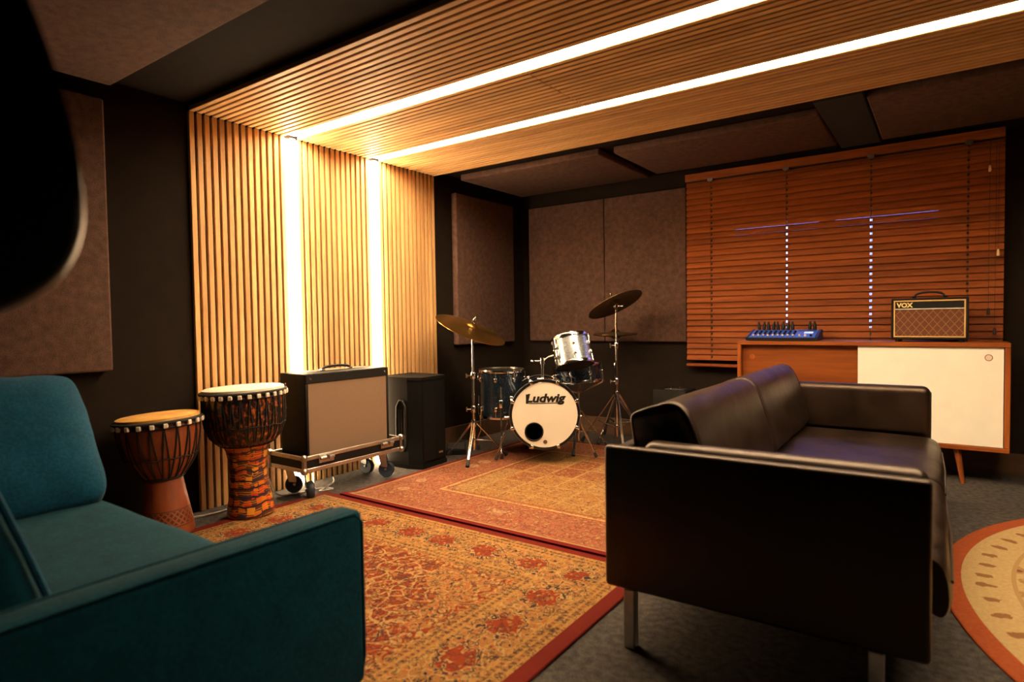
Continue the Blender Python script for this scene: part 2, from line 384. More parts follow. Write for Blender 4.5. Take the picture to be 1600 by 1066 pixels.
def mk_djembe_paint():
    t = NT('djembe_paint'); v = t.coord('Object'); o = t.sep(v)
    ang = t.math('MULTIPLY', t.math('ARCTAN2', o[1], o[0]), .11)
    q = t.comb(ang, o[2], 0.0)
    wob = t.vmath('ADD', q, t.scale(t.vmath('SUBTRACT', t.noise(q, 22, 2)[1], (.5, .5, .5)), (.02, .02, .02)))
    sq = t.n('ShaderNodeTexVoronoi', feature='F1', distance='CHEBYCHEV'); t.put(sq.inputs['Vector'], wob); sq.inputs['Scale'].default_value = 26
    sq.inputs['Randomness'].default_value = .75
    pick = t.sep(sq.outputs['Color'])[0]
    c = t.ramp(pick, [(0, (.50, .045, .008)), (.22, (.62, .15, .012)), (.45, (.70, .28, .025)), (.62, (.045, .020, .050)), (.80, (.58, .10, .010))], 'CONSTANT')
    edge = t.step(sq.outputs['Distance'], .46)
    c = t.mix(edge, c, (.10, .025, .015))
    z1 = t.wave(t.comb(o[2], ang, 0), 7, 5, 3)[1]
    c = t.mix(t.step(z1, .90), c, (.018, .012, .03))
    c = t.mix(t.band(z1, .10, .20), c, (.70, .36, .04))
    M['djembe_paint'] = t.set(color=c, rough=.32, coat=.4)
    t = NT('djembe_paint_dark'); v = t.coord('Object'); o = t.sep(v)
    ang = t.math('MULTIPLY', t.math('ARCTAN2', o[1], o[0]), .18)
    q = t.comb(ang, t.math('MULTIPLY', o[2], .6), 0.0)
    n = t.noise(q, 60, 3, .6, .5)[0]; b = t.vor(q, 40)[0]
    c = t.ramp(n, [(.47, (.008, .005, .005)), (.55, (.14, .030, .007)), (.68, (.55, .13, .014))])
    c = t.mix(t.math('LESS_THAN', b, .14), c, (.02, .03, .16))
    M['djembe_paint_dark'] = t.set(color=c, rough=.35, coat=.3)
    t = NT('djembe_wood'); v = t.coord('Object'); o = t.sep(v)
    ang = t.math('MULTIPLY', t.math('ARCTAN2', o[1], o[0]), .11)
    k = 34.0
    p = t.math('ADD', t.math('MULTIPLY', ang, k), t.math('MULTIPLY', o[2], k)); qq = t.math('SUBTRACT', t.math('MULTIPLY', ang, k), t.math('MULTIPLY', o[2], k))
    fp = t.math('ABSOLUTE', t.math('SUBTRACT', t.math('FRACT', p), .5)); fq = t.math('ABSOLUTE', t.math('SUBTRACT', t.math('FRACT', qq), .5))
    dia = t.math('MULTIPLY', t.math('MULTIPLY', t.math('LESS_THAN', fp, .34), t.math('LESS_THAN', fq, .34)), t.band(o[2], .055, .118))
    n = t.noise(t.scale(v, (1, 1, .2)), 30, 4)[0]
    c = t.ramp(n, [(.3, (.17, .034, .008)), (.7, (.28, .066, .017))])
    c = t.mix(dia, c, (.075, .018, .006))
    ringm = t.math('MAXIMUM', t.band(o[2], .120, .126), t.band(o[2], .045, .051))
    c = t.mix(ringm, c, (.10, .026, .008))
    t.bump(t.math('SUBTRACT', n, t.math('MULTIPLY', t.math('MAXIMUM', dia, ringm), 3.0)), .6, .003)
    M['djembe_wood'] = t.set(color=c, rough=.5)
    t = NT('djembe_skin'); v = t.coord('Object'); n = t.noise(v, 9, 4, .6)[0]
    c = t.ramp(n, [(.3, (.46, .22, .045)), (.7, (.66, .38, .10))])
    M['djembe_skin'] = t.set(color=c, rough=.5)
mk_djembe_paint()

# ------------------------------------------------------------------ mesh builder
class MB:
    def __init__(s): s.v = []; s.f = []; s.mi = []; s.cur = 0
    def add(s, vs, fs, mat=None):
        o = len(s.v); s.v += [tuple(mat @ Vector(q)) if mat else tuple(q) for q in vs]
        s.f += [tuple(i+o for i in f) for f in fs]; s.mi += [s.cur]*len(fs); return s
    def box(s, x0, x1, y0, y1, z0, z1, mat=None):
        vs = [(x, y, z) for z in (z0, z1) for y in (y0, y1) for x in (x0, x1)]
        return s.add(vs, [(0, 2, 3, 1), (4, 5, 7, 6), (0, 1, 5, 4), (2, 6, 7, 3), (0, 4, 6, 2), (1, 3, 7, 5)], mat)
    def rbox(s, x0, x1, y0, y1, z0, z1, r=.01, seg=2, mat=None):
        bm = bmesh.new(); bmesh.ops.create_cube(bm, size=1)
        for q in bm.verts: q.co = Vector(((x0+x1)/2+q.co.x*(x1-x0), (y0+y1)/2+q.co.y*(y1-y0), (z0+z1)/2+q.co.z*(z1-z0)))
        r = min(r, .49*min(x1-x0, y1-y0, z1-z0))
        bmesh.ops.bevel(bm, geom=bm.edges[:], offset=r, segments=seg, profile=.5, affect='EDGES')
        return s.frombm(bm, mat)
    def frombm(s, bm, mat=None):
        bm.verts.index_update()
        vs = [q.co[:] for q in bm.verts]; fs = [tuple(l.index for l in f.verts) for f in bm.faces]
        bm.free(); return s.add(vs, fs, mat)
    def tube(s, pts, rad, n=8, caps=True, mat=None, closed=False):
        pts = [Vector(p) for p in pts]; k = len(pts)
        if not hasattr(rad, '__len__'): rad = [rad]*k
        vs = []; fs = []; up = None
        for i, p in enumerate(pts):
            if closed: t = pts[(i+1) % k]-pts[i-1]
            else: t = (pts[min(i+1, k-1)]-pts[max(i-1, 0)])
            t.normalize()
            if up is None:
                up = Vector((0, 0, 1)) if abs(t.z) < .9 else Vector((1, 0, 0))
            a = t.cross(up)
            if a.length < 1e-5: a = t.cross(Vector((.3, .7, .2)))
            a.normalize(); b = a.cross(t); up = b
            for j in range(n):
                th = 2*PI*j/n; vs.append(p+rad[i]*(math.cos(th)*a+math.sin(th)*b))
        rng = k if closed else k-1
        for i in range(rng):
            for j in range(n):
                a0 = i*n+j; a1 = i*n+(j+1) % n; b0 = ((i+1) % k)*n+j; b1 = ((i+1) % k)*n+(j+1) % n
                fs.append((a0, a1, b1, b0))
        if caps and not closed:
            fs.append(tuple(range(n-1, -1, -1))); fs.append(tuple((k-1)*n+j for j in range(n)))
        return s.add(vs, fs, mat)
    def lathe(s, prof, n=32, mat=None, close=True):
        vs = []; fs = []; k = len(prof)
        for r, z in prof:
            for j in range(n):
                th = 2*PI*j/n; vs.append((r*math.cos(th), r*math.sin(th), z))
        for i in range(k-1):
            for j in range(n): fs.append((i*n+j, i*n+(j+1) % n, (i+1)*n+(j+1) % n, (i+1)*n+j))
        if close:
            if prof[0][0] > 1e-6: fs.append(tuple(range(n-1, -1, -1)))
            if prof[-1][0] > 1e-6: fs.append(tuple((k-1)*n+j for j in range(n)))
        return s.add(vs, fs, mat)
    def prism(s, poly, z0, z1, mat=None):
        n = len(poly)
        vs = [(x, y, z0) for x, y in poly]+[(x, y, z1) for x, y in poly]
        fs = [tuple(range(n-1, -1, -1)), tuple(range(n, 2*n))]+[(i, (i+1) % n, n+(i+1) % n, n+i) for i in range(n)]
        return s.add(vs, fs, mat)
    def torus(s, R, r, z=0, n=40, m=8, mat=None):
        vs = []; fs = []
        for i in range(n):
            a = 2*PI*i/n
            for j in range(m):
                b = 2*PI*j/m; vs.append(((R+r*math.cos(b))*math.cos(a), (R+r*math.cos(b))*math.sin(a), z+r*math.sin(b)))
        for i in range(n):
            for j in range(m): fs.append((i*m+j, ((i+1) % n)*m+j, ((i+1) % n)*m+(j+1) % m, i*m+(j+1) % m))
        return s.add(vs, fs, mat)
    def ball(s, c, r, n=10, sc=(1, 1, 1), mat=None):
        prof = [(math.sin(PI*i/n)*r, -math.cos(PI*i/n)*r) for i in range(n+1)]
        b = MB(); b.lathe(prof, 12, close=False)
        m = Matrix.Translation(c) @ Matrix.Diagonal((*sc, 1))
        return s.add(b.v, b.f, (mat @ m) if mat else m)
    def mesh(s, name, mat, smooth=None):
        me = bpy.data.meshes.new(name); me.from_pydata(s.v, [], s.f)
        ms = mat if isinstance(mat, (list, tuple)) else [mat]
        for q in ms: me.materials.append(M[q])
        if len(ms) > 1: me.polygons.foreach_set('material_index', s.mi)
        bm = bmesh.new(); bm.from_mesh(me)
        bmesh.ops.remove_doubles(bm, verts=bm.verts[:], dist=1e-6)
        bmesh.ops.recalc_face_normals(bm, faces=bm.faces[:]); bm.to_mesh(me); bm.free()
        if smooth:
            me.polygons.foreach_set('use_smooth', [True]*len(me.polygons))
            me.set_sharp_from_angle(angle=R_(smooth))
        me.update(); return me
    def build(s, name, mat, parent=None, smooth=None, loc=(0, 0, 0), rot=(0, 0, 0)):
        return obj(name, s.mesh(name, mat, smooth), parent, loc, rot)
def obj(name, me, parent=None, loc=(0, 0, 0), rot=(0, 0, 0)):
    o = bpy.data.objects.new(name, me); col.objects.link(o)
    o.location = loc; o.rotation_euler = rot
    if parent: o.parent = parent
    return o
def thing(name, label, cat, loc=(0, 0, 0), rot=(0, 0, 0), group=None):
    o = bpy.data.objects.new(name, None); col.objects.link(o); o.empty_display_size = .1
    o.location = loc; o.rotation_euler = rot
    return tag(o, label, cat, group)
def tag(o, label, cat, group=None):
    o['label'] = label; o['category'] = cat
    if group: o['group'] = group
    return o
def struct(o): o['kind'] = 'structure'; return o
def axis_matrix(n, loc=(0, 0, 0), xref=None):
    n = Vector(n).normalized(); x = Vector(xref) if xref else Vector((1, 0, 0))
    x = (x-n*x.dot(n)).normalized(); y = n.cross(x)
    return Matrix(((x.x, y.x, n.x, loc[0]), (x.y, y.y, n.y, loc[1]), (x.z, y.z, n.z, loc[2]), (0, 0, 0, 1)))
def text_mesh(body, size, extrude, mat, shear=0, offset=0, xs=1.0):
    cu = bpy.data.curves.new('lettering', 'FONT'); cu.body = body; cu.size = size; cu.extrude = extrude
    cu.shear = shear; cu.offset = offset; cu.align_x = 'CENTER'; cu.align_y = 'CENTER'; cu.resolution_u = 3
    ob = bpy.data.objects.new('lettering', cu); col.objects.link(ob)
    dg = bpy.context.evaluated_depsgraph_get(); dg.update()
    me = bpy.data.meshes.new_from_object(ob.evaluated_get(dg))
    col.objects.unlink(ob); bpy.data.objects.remove(ob); bpy.data.curves.remove(cu)
    me.materials.clear(); me.materials.append(M[mat])
    for q in me.vertices: q.co.x *= xs
    return me
def cushion(sx, sy, sz, p=3.2, n=14, pinch=.0, wr=.0, seed=0, freq=6):
    """soft pillow: superellipsoid box, half sizes sx sy sz; edges pinched towards the seam"""
    bm = bmesh.new(); bmesh.ops.create_cube(bm, size=2)
    bmesh.ops.subdivide_edges(bm, edges=bm.edges[:], cuts=n-1, use_grid_fill=True)
    for q in bm.verts:
        c = q.co.copy()
        L = (abs(c.x)**p+abs(c.y)**p+abs(c.z)**p)**(1/p); mx = max(abs(c.x), abs(c.y), abs(c.z))
        c = c*(mx/L)
        e = 1-pinch*(1-(1-abs(c.x)**4)*(1-abs(c.y)**4))
        c = Vector((c.x*sx, c.y*sy, c.z*sz*e))
        if wr:
            nn = mnoise.noise(Vector((c.x*freq+seed, c.y*freq, c.z*freq)))+.5*mnoise.noise(Vector((c.x*freq*2.3, c.y*freq*2.3+seed, c.z*freq*2.3)))
            c += c.normalized()*nn*wr
        q.co = c
    b = MB(); b.frombm(bm); return b

# ------------------------------------------------------------------ room shell
WX0, WX1, WY0, WY1, ZC = -3.27, 2.6, -1.5, 4.80, 2.165
struct(MB().box(WX0-.1, WX1+.1, WY0-.1, WY1+.1, -.08, 0).build('floor', 'carpet'))
struct(MB().box(WX0-.1, WX1+.1, WY0-.1, WY1+.25, ZC, ZC+.08).build('ceiling', 'ceiling_paint'))
struct(MB().box(WX0-.1, WX0, WY0-.1, WY1+.2, 0, ZC).build('wall_left', 'wall_paint'))
struct(MB().box(WX1, WX1+.1, WY0-.1, WY1+.2, 0, ZC).build('wall_right', 'wall_paint'))
struct(MB().box(WX0, WX1, WY0-.1, WY0, 0, ZC).build('wall_front', 'wall_paint'))
WIN = (-1.40, 0.0, .86, 1.74)
b = MB()
b.box(WX0, WIN[0], WY1, WY1+.2, 0, ZC); b.box(WIN[1], WX1, WY1, WY1+.2, 0, ZC)
b.box(WIN[0], WIN[1], WY1, WY1+.2, 0, WIN[2]); b.box(WIN[0], WIN[1], WY1, WY1+.2, WIN[3], ZC)
struct(b.build('wall_back', 'wall_paint'))
# window behind the blind
b = MB(); x0, x1, z0, z1 = WIN; y0, y1 = WY1+.08, WY1+.13
b.box(x0, x0+.05, y0, y1, z0, z1); b.box(x1-.05, x1, y0, y1, z0, z1)
b.box(x0+.05, x1-.05, y0, y1, z0, z0+.05); b.box(x0+.05, x1-.05, y0, y1, z1-.05, z1)
b.box(-.75, -.65, y0, y1, z0+.05, z1-.05)
w = struct(b.build('window_1', 'pvc_frame'))
for xa, xb in ((x0+.05, -.75), (-.65, x1-.05)):
    MB().box(xa, xb, y0+.02, y0+.026, z0+.05, z1-.05).build('pane', 'window_glass', w)
# baseboards
struct(MB().box(WX0+.001, 2.59, WY1-.02, WY1-.001, 0, .14).build('baseboard_back', 'skirting_wood'))
struct(MB().box(WX0+.001, WX0+.02, 3.58, WY1-.022, 0, .14).build('baseboard_left', 'skirting_wood'))

# ------------------------------------------------------------------ acoustic slat cladding and light strips
PITCH = .0415; SW = .0275; ST = .022
SLAT_F = -3.245; ZS = 2.121
rows = [(1.687, 14), (2.344, 14), (3.001, 14)]
row_names = ['nearest the djembes', 'between the two light strips', 'nearest the drum kit']
wall_slat = MB().rbox(0, ST, -SW/2, SW/2, 0, ZS-.001, .002, 1).mesh('slat', 'oak')
for (ys, k), nm in zip(rows, row_names):
    t = thing('slat_wall_panel', 'vertical oak slat wall panel on left wall, '+nm, 'wall panel', (WX0, ys+(k-1)*PITCH/2, 0), group='oak slat wall panels')
    w = k*PITCH/2-.004
    MB().box(.0005, .003, -w, w, 0, ZS+.02).build('backing', 'backing', t)
    for i in range(k):
        obj('slat', wall_slat, t, (.0030, (i-(k-1)/2)*PITCH, 0))
joints = [[-3.247, -.15, .95], [-3.247, -1.564, .95], [-3.247, .42, .95]]
where = ['starting at the left wall', 'towards the right side of the room']
slat_cache = {}
for ri, ((ys, k), nm) in enumerate(zip(rows, row_names)):
    for j in range(2):
        xa, xb = joints[ri][j]+.0015, joints[ri][j+1]-.0015
        t = thing('slat_ceiling_panel', 'oak slat ceiling panel '+where[j]+', row '+nm, 'ceiling panel', (xa, ys+(k-1)*PITCH/2, ZS), group='oak slat ceiling panels')
        w = k*PITCH/2-.004; L = xb-xa
        MB().box(0, L, -w, w, ST+.001, ST+.012).build('backing', 'backing', t)
        key = round(L, 3)
        if key not in slat_cache: slat_cache[key] = MB().rbox(0, L, -SW/2, SW/2, 0, ST, .002, 1).mesh('slat', 'oak_x')
        for i in range(k): obj('slat', slat_cache[key], t, (0, (i-(k-1)/2)*PITCH, 0))
# LED strips: flat diffusers recessed between the slat panels
LEDS = [2.2855, 2.9415]
for y, nm in zip(LEDS, ('nearer the djembes', 'nearer the drum kit')):
    t = thing('wall_light_strip', 'glowing vertical warm light strip in slat wall, '+nm, 'light strip', (WX0, y, 0), group='warm wall light strips')
    MB().box(.0005, .003, -.028, .028, .004, ZS-.004).build('channel', 'white_paint', t)
    MB().rbox(.0035, .050, -.020, .020, .006, ZS-.006, .012, 4).build('diffuser', 'led_wall', t)
    t = thing('ceiling_light_strip', 'long glowing warm light strip in slat ceiling, '+nm, 'light strip', (SLAT_F, y, ZS), group='warm ceiling light strips')
    MB().box(.0, 4.19, -.040, .040, .0225, .0435).build('channel', 'aluminium', t)
    MB().rbox(.002, 4.18, -.036, .036, .0150, .022, .003, 2).build('diffuser', 'led', t)

# ------------------------------------------------------------------ fabric acoustic panels
def soft_panel(name, label, cat, x0, x1, y0, y1, z0, z1, group, r=.012):
    cx, cy, cz = (x0+x1)/2, (y0+y1)/2, (z0+z1)/2
    o = MB().rbox(x0-cx, x1-cx, y0-cy, y1-cy, z0-cz, z1-cz, r, 3).build(name, 'panel_fabric', None, 40, (cx, cy, cz))
    return tag(o, label, cat, group)
G = 'fabric acoustic wall panels'
soft_panel('acoustic_panel', 'brown fabric acoustic panel on left wall above teal sofa', 'acoustic panel', WX0+.001, -3.21, .06, 1.262, .787, 2.06, G)
soft_panel('acoustic_panel', 'brown fabric acoustic panel on left wall beside the drum kit', 'acoustic panel', WX0+.001, -3.21, 3.772, 4.568, .804, 2.029, G)
soft_panel('acoustic_panel', 'brown fabric acoustic panel on back wall next to the corner', 'acoustic panel', -3.175, -2.4, 4.755, WY1-.001, .804, 2.028, G)
soft_panel('acoustic_panel', 'brown fabric acoustic panel on back wall next to the blind', 'acoustic panel', -2.396, -1.68, 4.755, WY1-.001, .804, 2.028, G)
G = 'fabric acoustic ceiling panels'
soft_panel('ceiling_acoustic_panel', 'brown fabric ceiling panel above the teal sofa', 'ceiling panel', -3.185, -.9, -.35, 1.282, 2.115, ZC-.001, G)
soft_panel('ceiling_acoustic_panel', 'brown fabric ceiling panel above the drum kit corner', 'ceiling panel', -3.165, -1.935, 3.775, 4.64, 2.115, ZC-.001, G)
soft_panel('ceiling_acoustic_panel', 'brown fabric ceiling panel before the left half of the blind', 'ceiling panel', -1.845, -.592, 3.81, 4.57, 2.115, ZC-.001, G)
soft_panel('ceiling_acoustic_panel', 'brown fabric ceiling panel before the right end of the blind', 'ceiling panel', -.345, .90, 3.675, 4.60, 2.115, ZC-.001, G)
tag(MB().rbox(-.115, .115, -.54, .54, -.022, .022, .004, 1).build('ceiling_duct', 'backing', None, None, (-.469, 4.13, ZC-.023)), 'black box between two fabric ceiling panels above the blind', 'duct')

# ------------------------------------------------------------------ rugs
RA = (-2.975, -.928, -.75, 2.272)
hx, hy = (RA[1]-RA[0])/2, (RA[3]-RA[2])/2; mk_rug_front(hx, hy)
o = MB().rbox(-hx, hx, -hy, hy, 0, .009, .003, 1).build('persian_rug', 'rug_medallion', None, None, ((RA[0]+RA[1])/2, (RA[2]+RA[3])/2, .0005))
tag(o, 'large red and gold medallion rug in front between the two sofas', 'rug')
RB = (-2.835, -.93, 2.258, 4.30)
hx, hy = (RB[1]-RB[0])/2, (RB[3]-RB[2])/2; mk_rug_drum(hx, hy)
# the front hem of this rug lies over the edge of the other rug
b = MB(); nx = 24; prof = [(-hy, .0105), (-hy+.03, .0105), (-hy+.09, .0012), (hy, .0012)]
vs = []; fs = []
for top in (0, 1):
    for i in range(nx+1):
        for (yy, zz) in prof: vs.append((-hx+2*hx*i/nx, yy, zz+top*.009))
m = len(prof)
for top in (0, 1):
    o0 = top*(nx+1)*m
    for i in range(nx):
        for j in range(m-1): fs.append((o0+i*m+j, o0+(i+1)*m+j, o0+(i+1)*m+j+1, o0+i*m+j+1))
T = (nx+1)*m
for i in range(nx):
    for j in (0, m-1): fs.append((i*m+j, (i+1)*m+j, T+(i+1)*m+j, T+i*m+j))
for i in (0, nx):
    for j in range(m-1): fs.append((i*m+j, i*m+j+1, T+i*m+j+1, T+i*m+j))
b.add(vs, fs)
tag(b.build('drum_rug', 'rug_patchwork', None, None, ((RB[0]+RB[1])/2, (RB[2]+RB[3])/2, 0)), 'pink and gold patterned rug under the drum kit', 'rug')
ea, eb = 1.20, 1.415; mk_rug_round(ea, eb)
b = MB(); n = 96
b.lathe([(0, 0), (1, 0), (1, .006), (.996, .009), (0, .009)], n, Matrix.Diagonal((ea, eb, 1, 1)))
tag(b.build('oval_rug', 'rug_oval', None, None, (1.187, 2.83, .0005)), 'beige oval rug with rust red border at right before the sideboard', 'rug')

# ------------------------------------------------------------------ venetian blind
def blind():
    X0, X1, ZT, ZB = -1.667, .28, 2.108, .618
    L = X1-X0; cx = (X0+X1)/2
    t = thing('venetian_blind', 'wide brown wooden venetian blind closed over the back wall window', 'blind', (cx, 4.735, 0))
    MB().rbox(-L/2, L/2, -.035, -.022, 2.05, ZT, .003, 1).build('valance', 'blind_wood', t)
    MB().box(-L/2+.01, L/2-.01, -.02, .05, 2.045, 2.10).build('headrail', 'black_plastic', t)
    cords = [-1.472-cx, -.936-cx, -.414-cx, .104-cx]
    pitch = .0447; W = .05; TH = .0026; tilt = R_(67)
    # one slat with a slot at every ladder cord
    xs = [-L/2]; 
    for c in cords: xs += [c-.006, c+.006]
    xs += [L/2]; us = [-W/2, -.009, .009, W/2]
    vs = []; fs = []; nu = len(us)
    for k in (0, 1):
        for x in xs:
            for u in us:
                cr = .0036*(1-(2*u/W)**2)
                vs.append((x, u, cr+(k-.5)*TH))
    N = len(xs)*nu
    holes = {(2*i+1, 1) for i in range(4)}
    solid = lambda i, j: 0 <= i < len(xs)-1 and 0 <= j < nu-1 and (i, j) not in holes
    for i in range(len(xs)-1):
        for j in range(nu-1):
            if not solid(i, j): continue
            a, b_, c, d = i*nu+j, (i+1)*nu+j, (i+1)*nu+j+1, i*nu+j+1
            fs += [(a, d, c, b_), (N+a, N+b_, N+c, N+d)]
            for (p, q, ni, nj) in ((a, b_, i, j-1), (d, c, i, j+1), (a, d, i-1, j), (b_, c, i+1, j)):
                if not solid(ni, nj): fs.append((p, q, N+q, N+p))
    b = MB(); b.add(vs, fs); me = b.mesh('slat', 'blind_wood')
    k = 31
    for i in range(k):
        z = 2.032-i*pitch
        obj('slat', me, t, (0, 0, z), (tilt+R_(random.uniform(-.9, .9)), 0, 0))
    MB().rbox(-L/2, L/2, -.026, .026, ZB, ZB+.022, .006, 2).build('bottom_rail', 'blind_wood', t, 40)
    for c in cords:
        b = MB(); b.tube([(c, -.0285, 2.04), (c, -.0285, ZB+.01)], .0013, 5); b.tube([(c, .0285, 2.04), (c, .0285, ZB+.01)], .0013, 5)
        b.tube([(c, 0, 2.04), (c, 0, ZB+.01)], .0009, 4)
        b.build('ladder_cord', 'cord_dark', t)
        b = MB(); b.rbox(c-.02, c+.02, -.044, -.0355, 2.036, 2.056, .002, 1); b.rbox(c-.012, c+.012, -.044, -.02, 2.030, 2.036, .001, 1)
        b.build('bracket_clip', 'steel', t)
    for (x, z) in ((.207, 1.867), (.25, 1.363), (.206, 1.009), (.237, .890)):
        x -= cx; b = MB(); b.tube([(x, -.052, 2.04), (x, -.052, z+.015)], .0012, 5)
        o = b.build('pull_cord', 'cord_dark', t)
        MB().lathe([(.004, .02), (.007, .016), (.009, -.012), (.007, -.02), (0, -.02)], 10).build('tassel', 'tassel' if z > 1.2 else 'cord_dark', o, 40, (x, -.052, z))
blind()

# ------------------------------------------------------------------ sideboard
def sideboard():
    x0, x1 = -1.193, .297; cx = (x0+x1)/2; w = (x1-x0)/2; yf = 4.397; d = .275
    t = thing('sideboard', 'low teak sideboard with one wood and one white sliding door', 'sideboard', (cx, yf+d/2, 0), (0, 0, 0))
    h = d/2; z0, z1, th = .205, .831, .026
    MB().rbox(-w, w, -h, h, z1-th, z1, .003, 1).build('top_panel', 'teak', t)
    MB().rbox(-w, w, -h, h, z0, z0+th, .003, 1).build('bottom_panel', 'teak', t)
    for s in (-1, 1):
        xa = s*w; MB().rbox(min(xa, xa-s*th), max(xa, xa-s*th), -h+.0005, h, z0+th+.0005, z1-th-.0005, .003, 1).build('side_panel', 'teak_z', t)
    MB().box(-w+th+.001, w-th-.001, h-.012, h, z0+th+.001, z1-th-.001).build('back_panel', 'teak', t)
    def pull(x, y, z, par, mk):
        b = MB(); m = Matrix.Translation((x, y, z)) @ Matrix.Rotation(PI/2, 4, 'X')
        b.torus(.017, .0022, 0, 24, 6, m); b.build('finger_pull', mk, par, 40)
        MB().lathe([(0, -.001), (.0165, -.001), (.0165, .0006), (0, .0006)], 24, m).build('pull_dish', 'teak_z' if mk == 'teak' else 'skin_white', par, 40)
    dl = MB().box(-w+th+.002, -.455-cx+.03, -h+.042, -h+.058, z0+th+.002, z1-th-.002).build('sliding_door', 'teak_door', t)
    dl['label'] = 'teak sliding door'; pull(-1.105-cx+.005, -h+.041, .722, dl, 'teak')
    dr = MB().box(-.455-cx, w-th-.004, -h+.018, -h+.034, z0+th+.002, z1-th-.002).build('sliding_door', 'white_paint', t)
    dr['label'] = 'cream white sliding door'; pull(.199-cx, -h+.017, .745, dr, 'teak_z')
    for sx in (-1, 1):
        for sy in (-1, 1):
            bx, by = sx*(w-.24), sy*(h-.05)
            b = MB(); b.tube([(bx, by, z0-.001), (bx+sx*.03, by+sy*.015, .0)], [.019, .011], 12); b.build('leg', 'teak_z', t, 40)
sideboard()

# ------------------------------------------------------------------ small practice amp on the sideboard
def vox():
    W, H, D = .386, .252, .17
    t = thing('practice_amplifier', 'small black guitar amp with gold trim and brown diamond grille on sideboard', 'amplifier', (-.085, 4.532, .8315), (0, 0, R_(-1)))
    z0 = .014
    for sx in (-1, 1):
        for sy in (-1, 1): MB().lathe([(.013, 0), (.015, .004), (.015, z0-.0005), (0, z0-.0005)], 12).build('foot', 'rubber', t, 40, (sx*(W/2-.035), sy*(D/2-.03), 0))
    MB().rbox(-W/2, W/2, -D/2+.012, D/2, z0, z0+H, .008, 2).build('cabinet', 'tolex', t, 40)
    b = MB(); f = -D/2+.012; r = .012
    b.rbox(-W/2, W/2, f-.012, f-.0003, z0+H-r, z0+H, .004, 1); b.rbox(-W/2, W/2, f-.012, f-.0003, z0, z0+r, .004, 1)
    b.rbox(-W/2, -W/2+r, f-.012, f-.0003, z0+r, z0+H-r, .004, 1); b.rbox(W/2-r, W/2, f-.012, f-.0003, z0+r, z0+H-r, .004, 1)
    b.build('front_rim', 'tolex', t, 40)
    i = r+.001; b = MB(); q = .0085
    b.rbox(-W/2+i, W/2-i, f-.010, f-.0003, z0+H-i-q, z0+H-i, .002, 1); b.rbox(-W/2+i, W/2-i, f-.010, f-.0003, z0+i, z0+i+q, .002, 1)
    b.rbox(-W/2+i, -W/2+i+q, f-.010, f-.0003, z0+i+q, z0+H-i-q, .002, 1); b.rbox(W/2-i-q, W/2-i, f-.010, f-.0003, z0+i+q, z0+H-i-q, .002, 1)
    b.build('gold_piping', 'gold_trim', t)
    j = i+q+.0005; zs = z0+H-.066
    MB().box(-W/2+j, W/2-j, f-.006, f-.0003, zs+.003, z0+H-j).build('logo_panel', 'ink_black', t)
    MB().rbox(-W/2+j, W/2-j, f-.010, f-.0003, zs-.003, zs+.0025, .001, 1).build('divider_trim', 'white_plastic', t)
    MB().box(-W/2+j, W/2-j, f-.004, f-.0003, z0+j, zs-.0035).build('grille_cloth', 'grille_diamond', t)
    me = text_mesh('VOX', .038, .0012, 'print_gold', 0, .0016, .98)
    obj('logo_lettering', me, t, (-W/2+j+.048, f-.0075, zs+.022), (PI/2, 0, 0))
    b = MB(); pts = []
    for k in range(13):
        a = PI*k/12; pts.append((-.075*math.cos(a), 0, z0+H+.006+.030*math.sin(a)**.7))
    b.tube(pts, .0065, 8); b.build('handle', 'black_plastic', t, 50)
    for s in (-1, 1): MB().rbox(s*.078-.011, s*.078+.011, -.012, .012, z0+H+.0003, z0+H+.012, .003, 1).build('handle_end', 'chrome', t)
vox()

